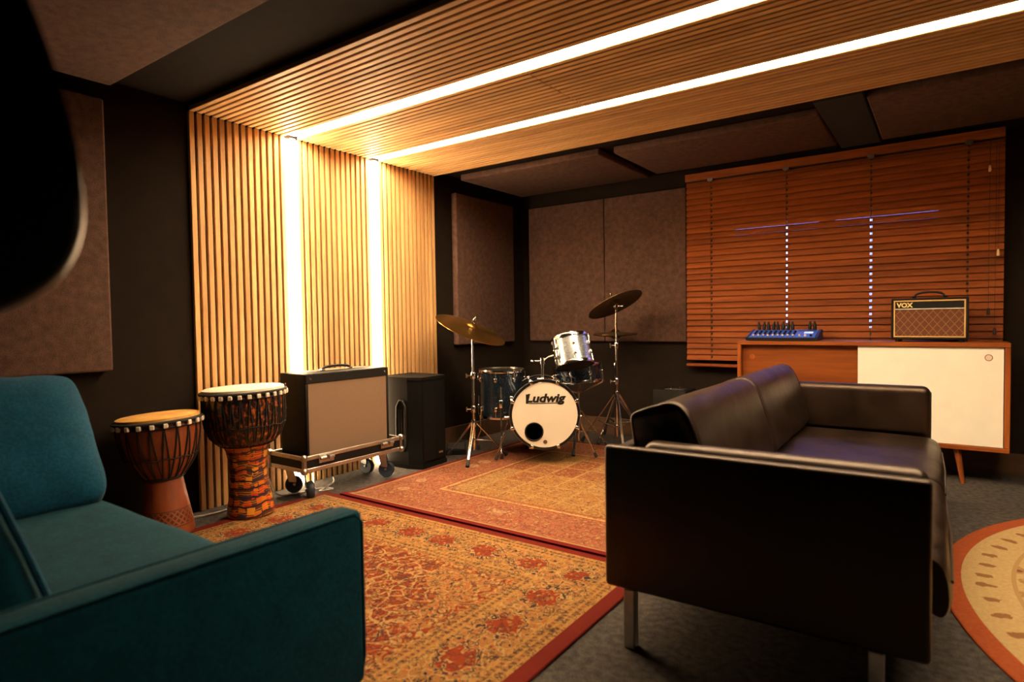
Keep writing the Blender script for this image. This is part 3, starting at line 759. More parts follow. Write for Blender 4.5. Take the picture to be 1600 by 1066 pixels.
# ------------------------------------------------------------------ mixer
plain('mixer_daylight_tint', (.012, .062, .34), .4, 0, .1)  # blue daylight falling on the control panel is put into its colour
def mixer():
    W, D = .425, .255
    t = thing('mixing_desk', 'compact black audio mixer, blue daylight painted on its panel, with plugs along its back on sideboard', 'mixer', (-.915, 4.540, .8315), (0, 0, R_(1)))
    b = MB(); h0, h1 = .022, .070
    prof = [(-D/2, .002), (-D/2, h0), (D/2-.05, h1), (D/2, h1-.004), (D/2, .002)]
    vs = [(-W/2, y, z) for y, z in prof]+[(W/2, y, z) for y, z in prof]; n = 5
    b.add(vs, [tuple(range(n)), tuple(range(2*n-1, n-1, -1))]+[(i, n+i, n+(i+1) % n, (i+1) % n) for i in range(n)])
    b.build('body', 'black_plastic', t)
    for s in (-1, 1):
        b = MB(); e = .012
        vs = [(s*W/2, y, z+(.004 if z > .01 else 0)) for y, z in prof]+[(s*(W/2+e), y, z+(.004 if z > .01 else 0)) for y, z in prof]
        b.add(vs, [tuple(range(n)), tuple(range(2*n-1, n-1, -1))]+[(i, n+i, n+(i+1) % n, (i+1) % n) for i in range(n)])
        b.build('end_cheek', 'black_plastic', t)
    sl = math.atan2(h1-h0, D-.05); pm = Matrix.Translation((0, -D/2, h0)) @ Matrix.Rotation(sl, 4, 'X')
    Lp = math.hypot(D-.05, h1-h0)
    MB().box(-W/2+.006, W/2-.006, .004, Lp-.004, .0004, .0022, pm).build('control_panel', 'mixer_daylight_tint', t)
    for i in range(9):
        x = -W/2+.030+i*.0315
        MB().box(x-.009, x+.009, .075, .175, .0024, .0036, pm).build('channel_strip', 'ink_black', t)
        MB().box(x-.0018, x+.0018, .012, .068, .0024, .003, pm).build('fader_slot', 'ink_black', t)
        MB().rbox(x-.006, x+.006, .032+.004*(i % 3), .048+.004*(i % 3), .0032, .013, .002, 1, pm).build('fader_cap', 'knob_cream', t)
        for k in range(3): MB().lathe([(.0055, 0), (.005, .010), (0, .010)], 10, pm @ Matrix.Translation((x, .09+k*.03, .0038))).build('knob', 'black_plastic', t, 40)
    MB().box(W/2-.085, W/2-.03, .11, .15, .0024, .004, pm).build('screen', 'screen', t)
    for k in range(3): MB().lathe([(.008, 0), (.007, .012), (0, .012)], 12, pm @ Matrix.Translation((W/2-.10+k*.034, .04, .0026))).build('dial', 'knob_cream' if k < 2 else 'black_plastic', t, 40)
    MB().box(W/2-.13, W/2-.02, .165, .195, .0024, .004, pm).build('jack_plate', 'wheel_blue', t)
    px_ = [-W/2+.030+i*.0315 for i in range(8)]+[W/2-.065, W/2-.033]
    for i, x in enumerate(px_):
        lean = (-.10, .06, -.04, .12, -.08, .05, .10, -.03, .03, -.05)[i]
        b = MB(); m = Matrix.Translation((x, D/2-.03, h1-.002)) @ Matrix.Rotation(lean, 4, 'Y')
        b.lathe([(.0065, 0), (.0115, .004), (.0115, .036), (.008, .042), (.006, .062), (0, .062)], 10, m)
        b.build('jack_plug', 'black_plastic', t, 40)
mixer()

# ------------------------------------------------------------------ leather sofa
def loft(sec, ys, end=.10, endp=2.2, crown=0, shrink=.35, wr=0, seed=0):
    """sweep a closed XZ section along y with puffed, rounded ends"""
    cx = sum(p[0] for p in sec)/len(sec); cz = sum(p[1] for p in sec)/len(sec); y0, y1 = ys
    n = 22; st = []
    for i in range(n+1):
        u = i/n; y = y0+(y1-y0)*(.5-.5*math.cos(PI*u)); st.append(y)
    b = MB(); vs = []; fs = []; m = len(sec)
    for y in st:
        e = min(1, (y-y0)/end, (y1-y)/end); e = max(e, 0); s = 1-shrink*(1-e)**endp
        k = 1+crown*math.sin(PI*(y-y0)/(y1-y0))
        for (x, z) in sec:
            xx, zz = cx+(x-cx)*s, cz+(z-cz)*s*(k if z > cz else 1)
            if wr:
                q = mnoise.noise(Vector((xx*5+seed, y*5, zz*5)))+.6*mnoise.noise(Vector((xx*11+seed, y*11, zz*9)))
                xx += (xx-cx)*q*wr; zz += (zz-cz)*q*wr
            vs.append((xx, y, zz))
    for i in range(len(st)-1):
        for j in range(m): fs.append((i*m+j, i*m+(j+1) % m, (i+1)*m+(j+1) % m, (i+1)*m+j))
    fs += [tuple(range(m)), tuple((len(st)-1)*m+j for j in range(m-1, -1, -1))]
    b.add(vs, fs); return b
def smooth_section(pts, it=2):
    for _ in range(it):
        o = []
        for i in range(len(pts)):
            a, c = pts[i], pts[(i+1) % len(pts)]
            o += [(a[0]*.75+c[0]*.25, a[1]*.75+c[1]*.25), (a[0]*.25+c[0]*.75, a[1]*.25+c[1]*.75)]
        pts = o
    return pts
def rsec(x0, x1, z0, z1, r, n=4):
    o = []
    for cx, cz, a0 in ((x1-r, z1-r, 0), (x0+r, z1-r, 90), (x0+r, z0+r, 180), (x1-r, z0+r, 270)):
        for i in range(n+1):
            a = R_(a0+90*i/n); o.append((cx+r*math.cos(a), cz+r*math.sin(a)))
    return o
def welt(sec, y, r=.004):
    b = MB(); b.tube([(x, y, z) for x, z in sec], r, 6, closed=True); return b
def leather_sofa():
    t = thing('leather_sofa', 'black leather two-seat sofa with square steel legs, in front of sideboard', 'sofa', (-.85, 1.67, 0), (0, 0, R_(1.0)))
    Lx, Ly = .828, 2.02; zb, za = .182, .615
    MB().rbox(.03, Lx-.06, .045, Ly-.045, .19, .285, .01, 2).build('seat_base', 'leather', t, 40)
    for s in (0, 1):
        ya, yb = (0, .040) if s == 0 else (Ly-.040, Ly)
        o = MB().rbox(0, Lx, ya, yb, zb, za, .012, 3).build('arm_panel', 'leather', t, 40)
        ya, yb = (.0415, .125) if s == 0 else (Ly-.125, Ly-.0415)
        b = MB().rbox(.10, Lx-.004, ya, yb, .335 if s == 0 else .40, za+(.012 if s == 0 else .030), .036, 5); b.build('arm_pad', 'leather', t, 50)
    MB().rbox(0, .045, .041, Ly-.041, zb, .60, .012, 3).build('back_panel', 'leather', t, 40)
    ym = Ly/2
    bsec = smooth_section(smooth_section([(.050, .42), (.050, .55), (.026, .675), (.034, .70), (.10, .722), (.165, .745), (.215, .715), (.25, .62), (.285, .50), (.30, .42), (.19, .405)], 1), 1)
    for (ya, yb, sd) in ((.135, ym-.002, 1), (ym+.002, Ly-.133, 9)):
        o = loft(bsec, (ya, yb), .022, 2.4, .02, .07, .018, sd).build('back_cushion', 'leather', t, 60)
        for y in (ya+.004, yb-.004): 
            cxx = sum(p[0] for p in bsec)/len(bsec); czz = sum(p[1] for p in bsec)/len(bsec)
            welt([(cxx+(x-cxx)*.965, czz+(z-czz)*.975) for x, z in bsec], y, .0045).build('welt', 'leather', o, 60)
    ssec = smooth_section([(.10, .29), (.10, .405), (.25, .412), (.78, .405), (.850, .397), (.872, .345), (.874, .27), (.85, .24), (.80, .287)], 2)
    for (ya, yb, sd) in ((.128, ym-.002, 3), (ym+.002, Ly-.128, 5)):
        o = loft(ssec, (ya, yb), .05, 2.4, .015, .03, .012, sd).build('seat_cushion', 'leather', t, 60)
        b = MB(); b.tube([(.870, ya+.03, .335), (.876, (ya+yb)/2, .335), (.870, yb-.03, .335)], .004, 6); b.build('welt', 'leather', o, 60)
    b = MB(); b.rbox(.10, .865, .128, .60, .20, .226, .006, 1)
    for (x, y) in ((.075, .025), (Lx-.11, .025), (.075, Ly-.025), (Lx-.11, Ly-.025)):
        b = MB(); b.rbox(x-.017, x+.017, y-.017, y+.017, 0, zb-.001, .002, 1); b.build('leg', 'steel', t)
leather_sofa()

# ------------------------------------------------------------------ teal sofa and its loose cushion
def teal_sofa():
    x0, x1, y0, y1 = -2.74, -1.115, .04, .958
    t = thing('velvet_sofa', 'dark teal velvet sofa with thin piped arms at lower left', 'sofa', ((x0+x1)/2, (y0+y1)/2, 0.0105))
    w, h = (x1-x0)/2, (y1-y0)/2; za = .55
    MB().rbox(-w+.088, w-.088, -h+.09, h-.06, .13, .26, .012, 2).build('seat_base', 'velvet', t, 40)
    for s in (-1, 1):
        xa, xb = sorted((s*w, s*(w-.082)))
        o = MB().rbox(xa, xb, -h, h, .135, za, .02, 4).build('arm', 'velvet', t, 50)
        for e in (xa+.004, xb-.004):
            pts = [(e, h-.018, .155), (e, h-.006, .20), (e, h-.006, za-.03), (e, h-.03, za-.005), (e, 0, za-.003), (e, -h+.03, za-.005)]
            MB().tube(pts, .0045, 6).build('piping', 'velvet', o, 60)
    MB().rbox(-w+.084, w-.084, -h, -h+.085, .135, .74, .02, 4).build('back', 'velvet', t, 50)
    c = cushion(w-.088, .36, .088, 6, 16, .0, .006, 3, 5); o = c.build('seat_cushion', 'velvet', t, 60, (0, h-.36-.10, .262+.084))
    for i, s in enumerate((-1, 1)):
        b = cushion((w-.09)/2-.004, .075, .19, 4.5, 12, 0, .006, i*4, 6)
        o = b.build('back_cushion', 'velvet', t, 60, (s*((w-.09)/2), -.215, .60), (R_(18), 0, 0))
        hw = (w-.09)/2-.010
        b = MB(); b.tube([(s*hw, .058, -.165), (s*hw, .060, .0), (s*hw, .058, .165)], .006, 6); b.build('piping', 'velvet_pillow', o, 60)  # brighter velvet here paints the lit front edge of the cushion
    for sx in (-1, 1):
        for sy in (-1, 1): MB().tube([(sx*(w-.06), sy*(h-.08), .134), (sx*(w-.06), sy*(h-.08), 0)], [.02, .014], 10).build('leg', 'black_plastic', t, 40)
    b = cushion(.245, .255, .095, 8.0, 22, .62, .007, 11, 7)
    # seam piping round the edge
    n0 = Vector((.76, .0, .65)).normalized(); m = axis_matrix(n0, (0, 0, 0), (.05, 1, .0))
    o = b.build('pillow', 'velvet_pillow', None, 60)
    o.matrix_world = Matrix.Translation((-2.365, .605, .630)) @ m
    tag(o, 'square blue-teal pillow leaning on the velvet sofa', 'pillow')
teal_sofa()

# ------------------------------------------------------------------ djembes
def djembe(name, label, loc, tilt_dir, tilt, prof_bowl, prof_stem, rim_r, top_z, mats, n_tab, tabs_mat, skin_mat, rope_n):
    ax = Vector((-tilt_dir[1], tilt_dir[0], 0))
    rot = Matrix.Rotation(tilt, 3, ax).to_euler()
    t = thing(name, label, 'drum', loc, rot)
    MB().lathe(prof_stem, 40).build('stem', mats[1], t, 40)
    MB().lathe(prof_bowl, 40).build('bowl', mats[0], t, 40)
    zt = top_z
    MB().lathe([(0, zt+.002), (rim_r-.022, zt+.001), (rim_r-.012, zt-.003), (rim_r-.009, zt-.02), (rim_r-.014, zt-.021), (rim_r-.016, zt-.006), (0, zt-.006)], 44).build('skin', skin_mat, t, 50)
    MB().torus(rim_r-.004, .0085, zt-.022, 44, 8).build('rim_ring', 'rope_black', t, 60)
    MB().torus(rim_r-.006, .005, zt-.045, 44, 8).build('rope_ring', 'rope_black', t, 60)
    zb, rb = prof_bowl[0][1]+.006, prof_bowl[0][0]+.004
    MB().torus(rb, .008, zb, 36, 8).build('base_ring', 'rope_black', t, 60)
    me = MB().rbox(-.007, .007, -.010, .010, -.012, .010, .003, 1).mesh('hide_tab', tabs_mat)
    for i in range(n_tab):
        a = 2*PI*i/n_tab; obj('hide_tab', me, t, ((rim_r+.001)*math.cos(a), (rim_r+.001)*math.sin(a), zt-.034), (0, 0, a))
    def rad(z):
        for (r0, z0), (r1, z1) in zip(prof_bowl, prof_bowl[1:]):
            if z0 <= z <= z1: return r0+(r1-r0)*(z-z0)/(z1-z0+1e-9)
        return prof_bowl[-1][0]
    b = MB()
    for i in range(rope_n):
        a0 = 2*PI*i/rope_n
        for sgn in (-1, 1):
            pts = []
            for k in range(7):
                u = k/6; z = zb+(zt-.045-zb)*u; a = a0+sgn*(1-abs(1-2*u)*0-u)*PI/rope_n*.9
                r = rad(z)+.0035; pts.append((r*math.cos(a), r*math.sin(a), z))
            b.tube(pts, .003, 5)
    zk = zb+(zt-zb)*.34; r = rad(zk)+.006
    b.tube([(r*math.cos(2*PI*i/40), r*math.sin(2*PI*i/40), zk+.004*math.sin(i*1.7)) for i in range(40)], .003, 5, closed=True)
    b.build('rope_lacing', 'rope_black', t, 60)
    return t
td = Vector((-.815, -.579, 0)).normalized()
djembe('carved_djembe', 'smaller brown djembe with carved foot and amber skin against the dark wall', (-3.010, 1.394, 0.0098), td, R_(3.4),
       [(.080, .268), (.108, .300), (.140, .350), (.160, .410), (.171, .475), (.174, .540), (.166, .548)],
       [(.0, 0), (.108, 0), (.112, .012), (.110, .05), (.100, .12), (.088, .20), (.079, .272), (.0, .275)],
       .187, .566, ('djembe_wood', 'djembe_wood'), 22, 'skin_white', 'djembe_skin', 20)
djembe('painted_djembe', 'taller djembe painted orange and navy with pale skin before slat wall', (-2.952, 1.782, 0.0098), td, R_(2.0),
       [(.118, .368), (.150, .385), (.178, .430), (.193, .490), (.198, .560), (.197, .635), (.188, .642)],
       [(.0, 0), (.110, 0), (.117, .010), (.113, .05), (.101, .11), (.093, .20), (.094, .28), (.103, .34), (.117, .372), (.0, .376)],
       .209, .664, ('djembe_paint_dark', 'djembe_paint'), 30, 'skin_white', 'skin_white', 30)

# ------------------------------------------------------------------ guitar amp on its flight-case dolly
def amp_and_dolly():
    X0, X1, Y0, Y1 = -3.185, -2.935, 2.125, 2.745
    dx0, dx1, dy0, dy1 = -3.215, -2.885, 2.065, 2.795; cx, cy = (dx0+dx1)/2, (dy0+dy1)/2
    t = thing('flight_case_dolly', 'wheeled flight-case base with metal edges under the tan grille amp', 'dolly', (cx, cy, 0), (0, 0, R_(-.5)))
    a, c = (dx1-dx0)/2, (dy1-dy0)/2; zb, zt = .165, .258; th = .009
    b = MB(); b.box(-a+th, a-th, -c+th, c-th, zb+.004, zb+.014)
    b.build('tray_floor', 'black_plastic', t)
    for s in (-1, 1):
        MB().box(*sorted((s*a, s*(a-th))), -c+.012, c-.012, zb+.002, zt-.002).build('long_side', 'black_plastic', t)
        MB().box(-a+.012, a-.012, *sorted((s*c, s*(c-th))), zb+.002, zt-.002).build('short_side', 'black_plastic', t)
    e = .024; k = .003
    for z, zz in ((zb, zb+e), (zt-e, zt)):
        for s in (-1, 1):
            x = s*(a+k); MB().rbox(*sorted((x, x-s*(th+2*k))), -c+.012, c-.012, z, zz, .003, 1).build('edge_rail', 'aluminium', t)
            y = s*(c+k); MB().rbox(-a+.012, a-.012, *sorted((y, y-s*(th+2*k))), z, zz, .003, 1).build('edge_rail', 'aluminium', t)
    for sx in (-1, 1):
        for sy in (-1, 1):
            b = MB(); x, y = sx*(a-.003), sy*(c-.003)
            b.rbox(x-.011, x+.011, y-.011, y+.011, zb-.002, zt+.002, .005, 2)
            for z in (zb+.010, zt-.008): b.ball((x+sx*.004, y+sy*.004, z), .021, 8)
            b.build('ball_corner', 'steel', t, 50)
            # caster
            xx, yy = sx*(a-.075), sy*(c-.085)
            cst = MB().rbox(xx-.045, xx+.045, yy-.045, yy+.045, zb-.006, zb+.0005, .002, 1).build('caster', 'steel', t)
            ang = {(1, -1): -25, (1, 1): 35, (-1, -1): 60, (-1, 1): 10}[(sx, sy)]
            m = Matrix.Translation((xx, yy, 0)) @ Matrix.Rotation(R_(ang), 4, 'Z')
            b = MB(); b.lathe([(.028, zb-.018), (.030, zb-.007), (0, zb-.007)], 20, m)
            for q in (-1, 1): b.prism([(-.012, -.022), (.028, -.03), (.030, -.012), (.012, .055), (-.030, .055)], *sorted((q*.021, q*.024)), m @ Matrix.Translation((.0, 0, .095)) @ Matrix.Rotation(PI/2, 4, 'X'))
            b.tube([(.018, -.028, .0535), (.018, .028, .0535)], .007, 10, True, m)
            b.build('fork', 'steel', cst, 40)
            wm = m @ Matrix.Translation((.018, 0, .0505)) @ Matrix.Rotation(PI/2, 4, 'X')
            MB().lathe([(.008, -.014), (.036, -.014), (.045, -.017), (.050, -.010), (.050, .010), (.045, .017), (.036, .014), (.008, .014)], 28, wm, False).build('wheel', 'wheel_blue', cst, 40)
    for y in (-.22, .24):
        l = MB().rbox(a+.0035, a+.009, y-.052, y+.052, zt-.052, zt-.006, .003, 1).build('latch', 'steel', t)
        b = MB()
        for q in (-1, 1): b.tube([(a+.014, y+q*.010, zt-.024), (a+.014, y+q*.046, zt-.024)], [.012, .009], 10)
        b.build('latch_wing', 'aluminium', l, 50)
    # amplifier sits in the tray
    A = thing('guitar_amplifier', 'large black combo amp with tan grille cloth standing on wheeled flight-case base', 'amplifier', ((X0+X1)/2, (Y0+Y1)/2, zb+.0145), (0, 0, R_(-.5)))
    d, w = (X1-X0)/2, (Y1-Y0)/2; H = .71-zb-.0145
    MB().rbox(-d, d-.012, -w, w, 0, H, .008, 2).build('cabinet', 'tolex', A, 40)
    f = d-.0117; fr = .017
    b = MB(); b.rbox(f, f+.0115, -w, w, H-.055, H, .004, 1); b.rbox(f, f+.0115, -w, w, 0, .05, .004, 1)
    b.rbox(f, f+.0115, -w, -w+fr, .05, H-.055, .004, 1); b.rbox(f, f+.0115, w-fr, w, .05, H-.055, .004, 1)
    b.build('baffle_frame', 'tolex', A, 40)
    MB().box(f, f+.006, -w+fr+.0005, w-fr-.0005, .0505, H-.0555).build('grille_cloth', 'grille_tan', A)
    for y in (-w+.03, w-.03):
        MB().lathe([(.0075, 0), (.006, .003), (0, .004)], 12, Matrix.Translation((f+.0116, y, H-.028)) @ Matrix.Rotation(PI/2, 4, 'Y')).build('screw', 'chrome', A, 40)
    for z in (H-.06, H-.20): MB().lathe([(.006, 0), (.005, .003), (0, .003)], 12, Matrix.Translation((-d+.06, -w-.0002, z)) @ Matrix.Rotation(PI/2, 4, 'X')).build('screw', 'chrome', A, 40)
    MB().rbox(-d+.02, -.02, -w+.05, w-.05, H-.0005, H+.002, .0005, 1).build('control_plate', 'aluminium', A)
    pts = [(.0, -.10*math.cos(PI*k/12), H+.007+.020*math.sin(PI*k/12)**.6) for k in range(13)]
    MB().tube(pts, .008, 8).build('handle', 'black_plastic', A, 50)
    for s in (-1, 1): MB().rbox(-.013, .013, s*.103-.014, s*.103+.014, H+.0023, H+.012, .003, 1).build('handle_end', 'chrome', A)
amp_and_dolly()

# ------------------------------------------------------------------ PA speaker behind the amp
def pa_speaker():
    t = thing('pa_speaker', 'black plastic loudspeaker on the floor between combo amp and cymbal stand', 'speaker', (-3.04, 3.10, 0))
    P = [(-.19, -.155), (.072, -.155), (.165, -.115), (.150, .135), (.05, .155), (-.19, .155)]
    def sc(k): return [(x*k, y*k) for x, y in P]
    b = MB(); b.prism(sc(1.0), .03, .60); b.build('cabinet', 'speaker_black', t)
    b = MB(); b.prism(sc(1.04), 0, .029); b.build('base_flange', 'speaker_black', t)
    b = MB(); b.prism(sc(1.03), .6005, .622); b.build('top_cap', 'speaker_black', t)
    # side handle: a framed recess
    y = -.1552
    b = MB()
    b.tube([(-.03, y-.004, .30), (-.025, y-.004, .42), (.0, y-.004, .46), (.03, y-.004, .46), (.055, y-.004, .42), (.06, y-.004, .16), (.04, y-.004, .12), (-.01, y-.004, .12), (-.03, y-.004, .16)], .009, 8, closed=True)
    b.build('handle_rim', 'black_plastic', t, 60)
    for x in (-.008, .016, .038): MB().rbox(x-.006, x+.006, y-.006, y-.0002, .15, .40, .003, 1).build('handle_bar', 'black_plastic', t)
    # curved steel grille on the front
    b = MB(); b.add([(.168, -.105, .05), (.153, .128, .05), (.153, .128, .59), (.168, -.105, .59), (.176, .0, .05), (.176, .0, .59)], [(0, 4, 5, 3), (4, 1, 2, 5), (0, 3, 2, 1)]); b.build('front_grille', 'speaker_black', t)
    b = MB(); b.rbox(.1765, .1785, .035, .075, .085, .098, .0005, 1); b.build('badge', 'badge', t)
pa_speaker()
def pedal(name, label, loc, rz, sx, sy, h):
    t = thing(name, label, 'pedal', loc, (0, 0, rz))
    b = MB(); vs = [(-sx, -sy, 0), (sx, -sy, 0), (sx, sy, 0), (-sx, sy, 0), (-sx, -sy, h*.55), (sx, -sy, h*.55), (sx, sy, h), (-sx, sy, h)]
    b.add(vs, [(3, 2, 1, 0), (4, 5, 6, 7), (0, 1, 5, 4), (1, 2, 6, 5), (2, 3, 7, 6), (3, 0, 4, 7)]); b.build('housing', 'black_plastic', t)
    sl = math.atan2(h*.45, 2*sy); m = Matrix.Translation((0, -sy, h*.55)) @ Matrix.Rotation(sl, 4, 'X')
    MB().rbox(-sx+.01, sx-.01, .015, 2*sy-.015, .0004, .008, .003, 1, m).build('treadle', 'rubber', t)
pedal('floor_pedal', 'low black foot pedal on floor beside the loudspeaker', (-3.02, 3.50, 0), R_(40), .075, .075, .065)
# small metal-topped box showing over the leather sofa
def behind_box():
    t = thing('amp_head', 'black box with metal top plate and two knobs behind the leather sofa', 'amplifier', (-1.70, 4.62, 0))
    MB().rbox(-.16, .10, -.12, .12, 0, .445, .006, 2).build('cabinet', 'tolex', t, 40)
    MB().rbox(-.075, .075, -.10, .0, .4455, .452, .002, 1).build('top_plate', 'steel', t)
    for x in (-.035, .035): MB().lathe([(.010, 0), (.009, .018), (0, .018)], 14).build('knob', 'chrome', t, 40, (x, -.06, .4525))
behind_box()
# cables
def cable(name, label, pts, r, mat):
    P = [Vector(p) for p in pts]; out = []
    for i in range(len(P)-1):
        p0, p1, p2, p3 = P[max(i-1, 0)], P[i], P[i+1], P[min(i+2, len(P)-1)]
        for k in range(6):
            u = k/6; out.append(.5*((2*p1)+(-p0+p2)*u+(2*p0-5*p1+4*p2-p3)*u*u+(-p0+3*p1-3*p2+p3)*u**3))
    out.append(P[-1]); tag(MB().tube(out, r, 6).build(name, mat, None, 60), label, 'cable')
cable('power_cable', 'white cable running on floor behind the two djembes', [(-3.21, 1.30, .006), (-3.17, 1.55, .006), (-3.13, 1.70, .006), (-3.17, 1.90, .006), (-3.12, 2.00, .006), (-3.22, 2.06, .02)], .005, 'white_plastic')
cable('mains_cable', 'white cable hanging below the combo amp dolly', [(-3.218, 2.03, .19), (-3.19, 2.04, .10), (-3.13, 2.07, .008), (-3.06, 2.30, .006), (-2.99, 2.33, .008), (-2.97, 2.29, .015), (-3.02, 2.26, .006), (-3.10, 2.42, .006), (-3.20, 2.50, .008)], .0045, 'white_plastic')

# ------------------------------------------------------------------ drum kit
def drum_parts(t, m, r, depth, shell, n_lug, head_mats, hoop_mat='chrome', hoop_w=.022, lug_len=.05, two=True, hoop_r=.010):
    """a drum along local z of matrix m, from -depth/2 to depth/2"""
    h = depth/2
    MB().lathe([(r, -h+.004), (r, h-.004), (r-.008, h-.004), (r-.008, -h+.004)], 48, m, False).build('shell', shell, t, 40)
    for z, nm, s in ((h, 'top_hoop', 1), (-h, 'bottom_hoop', -1)):
        a, b_ = sorted((z-s*hoop_w*.55, z+s*hoop_w*.45))
        MB().lathe([(r+.003, a), (r+hoop_r, a), (r+hoop_r+.002, (a+b_)/2), (r+hoop_r, b_), (r+.003, b_), (r+.003, a)], 48, m, False).build(nm, hoop_mat, t, 50)
    for z, nm, mt in ((h, 'top_head', head_mats[0]), (-h, 'bottom_head', head_mats[1])):
        MB().lathe([(0, z-.001), (r+.002, z-.001), (r+.002, z+.001), (0, z+.001)], 48, m).build(nm, mt, t, 40)
    lm = MB(); lm.rbox(-.002, .016, -.010, .010, -.016, .016, .005, 2)
    me = lm.mesh('lug', 'chrome', 50)
    for i in range(n_lug):
        a = 2*PI*(i+.5)/n_lug
        for s in (-1, 1):
            z = s*(h-.062) if depth > .16 else 0
            if depth <= .16 and s == 1: continue
            o = obj('lug', me, t); o.matrix_local = m @ Matrix.Rotation(a, 4, 'Z') @ Matrix.Translation((r, 0, z))
            b = MB()
            if depth > .16: b.tube([(.0105, 0, 0), (.0105, 0, s*h-z)], .003, 6, True)
            else: b.tube([(.0105, 0, -h), (.0105, 0, h)], .003, 6, True)
            k = b.build('tension_rod', 'chrome', o, 50)

def bass_drum():
    f = Vector((.600, -.800, 0)).normalized()
    c = Vector((-2.222, 3.500, .3415)); R, D = .222, .36
    base = c-f*(D/2)
    t = thing('bass_drum', 'small bass drum with cream front head and port hole on chrome spurs', 'drum', (base.x, base.y, .0105))
    side = Vector((-f.y, f.x, 0)); side = Vector((.8, .6, 0)).normalized()
    m = axis_matrix(f, (0, 0, c.z), (.8, .6, 0))
    h = D/2
    MB().lathe([(R, -h+.005), (R, h-.005), (R-.01, h-.005), (R-.01, -h+.005)], 64, m, False).build('shell', 'sparkle', t, 40)
    for s, nm in ((1, 'front_hoop'), (-1, 'rear_hoop')):
        a, b_ = sorted((s*(h-.036), s*(h+.006)))
        MB().lathe([(R+.004, a), (R+.018, a), (R+.020, (a+b_)/2), (R+.018, b_), (R+.004, b_), (R+.004, a)], 64, m, False).build(nm, 'black_gloss', t, 50)
        MB().torus(R+.0195, .003, s*(h-.015), 64, 6, m).build('hoop_inlay', 'steel', t, 60)
    # front head with a port hole
    hc = (-.075, -.115); hr = .060; n = 64; b = MB(); vs = []; fs = []
    Rr = R+.001
    for k in range(n):
        a = 2*PI*k/n; vs.append((Rr*math.cos(a), Rr*math.sin(a), h))
    for k in range(n):
        a = 2*PI*k/n; vs.append((hc[0]+hr*math.cos(a), hc[1]+hr*math.sin(a), h))
    for k in range(n): fs.append((k, (k+1) % n, n+(k+1) % n, n+k))
    vs2 = [(x, y, z-.002) for x, y, z in vs]; fs2 = [tuple(q+2*n for q in reversed(q_)) for q_ in fs]
    b.add(vs+vs2, fs+fs2, m); fh = b.build('front_head', 'drum_head', t)
    MB().torus(hr, .005, h+.001, 40, 8, m @ Matrix.Translation((hc[0], hc[1], 0))).build('port_ring', 'black_plastic', fh, 60)
    MB().lathe([(0, -h), (R+.002, -h), (R+.002, -h-.002), (0, -h-.002)], 48, m).build('rear_head', 'drum_head', t, 40)
    me = text_mesh('Ludwig', .078, .0005, 'ink_black', .22, .0032, 1.18)
    o = obj('logo_lettering', me, fh); o.matrix_local = m @ Matrix.Translation((.0, .112, h+.0012))
    b = MB(); b.box(-.128, -.112, -.034, .030, 0, .001); b.box(-.110, .128, -.034, -.030, 0, .001)
    o = b.build('logo_underline', 'ink_black', fh); o.matrix_local = m @ Matrix.Translation((.0, .112, h+.0012))
    MB().lathe([(.014, 0), (.014, .002), (0, .002)], 20, m @ Matrix.Translation((.0, -.185, h+.0002))).build('badge', 'badge', fh, 40)
    # claws, rods, lugs
    for i in range(8):
        a = 2*PI*(i+.5)/8; mm = m @ Matrix.Rotation(a, 4, 'Z')
        for s in (-1, 1):
            b = MB(); b.rbox(R+.002, R+.030, -.012, .012, *sorted((s*(h+.0075), s*(h-.030))), .004, 2, mm)
            b.build('claw', 'chrome', t, 50)
        b = MB(); b.tube([(R+.024, 0, -h+.03), (R+.024, 0, h-.03)], .003, 6, True, mm); b.build('tension_rod', 'chrome', t, 50)
        for s in (-1, 1): MB().rbox(R-.001, R+.029, -.009, .009, *sorted((s*.06, s*.10)), .004, 2, mm).build('lug', 'chrome', t, 50)
    # spurs
    inv = Vector((base.x, base.y, 0))
    for s, tip in ((-1, Vector((-2.562, 3.39, .012))), (1, Vector((-2.013, 3.845, .012)))):
        root = side*s*(R+.02)+f*.02+Vector((0, 0, c.z-.04)); tl = tip-inv
        mid = root.lerp(tl, .50)
        sp = MB().tube([root, tl], [.0075, .006], 8).build('spur', 'chrome', t, 50)
        d = (tl-root).normalized()
        MB().tube([mid-d*.02, mid+d*.02], .011, 8).build('spur_clamp', 'chrome', sp, 50)
        MB().tube([tl-d*.035, tl+Vector((0, 0, -.0)) ], [.009, .013], 10).build('rubber_foot', 'rubber', sp, 50)
        MB().tube([side*s*(R-.004)+f*.02+Vector((0, 0, c.z-.04)), side*s*(R+.05)+f*.02+Vector((0, 0, c.z-.04))], .012, 10).build('spur_bracket', 'chrome', t, 50)
    # tom mount post
    top = Vector((0, 0, c.z+R))
    p0 = top+f*.02; b = MB(); b.rbox(p0.x-.03, p0.x+.03, p0.y-.03, p0.y+.03, p0.z-.004, p0.z+.018, .006, 2); b.tube([p0+Vector((0, 0, .015)), p0+Vector((0, 0, .155))], .0105, 12)
    b.build('tom_post', 'chrome', t, 50)
    q = p0+Vector((0, 0, .135)); b = MB(); b.tube([q-Vector((0, 0, .022)), q+Vector((0, 0, .022))], .018, 12); b.tube([q, q-side*.055], [.008, .006], 8); b.rbox(q.x-.07, q.x-.045, q.y-.05, q.y-.036, q.z-.007, q.z+.007, .003, 1)
    b.build('wing_clamp', 'chrome', t, 50)
    return inv+q+Vector((0, 0, .0105))
post = bass_drum()

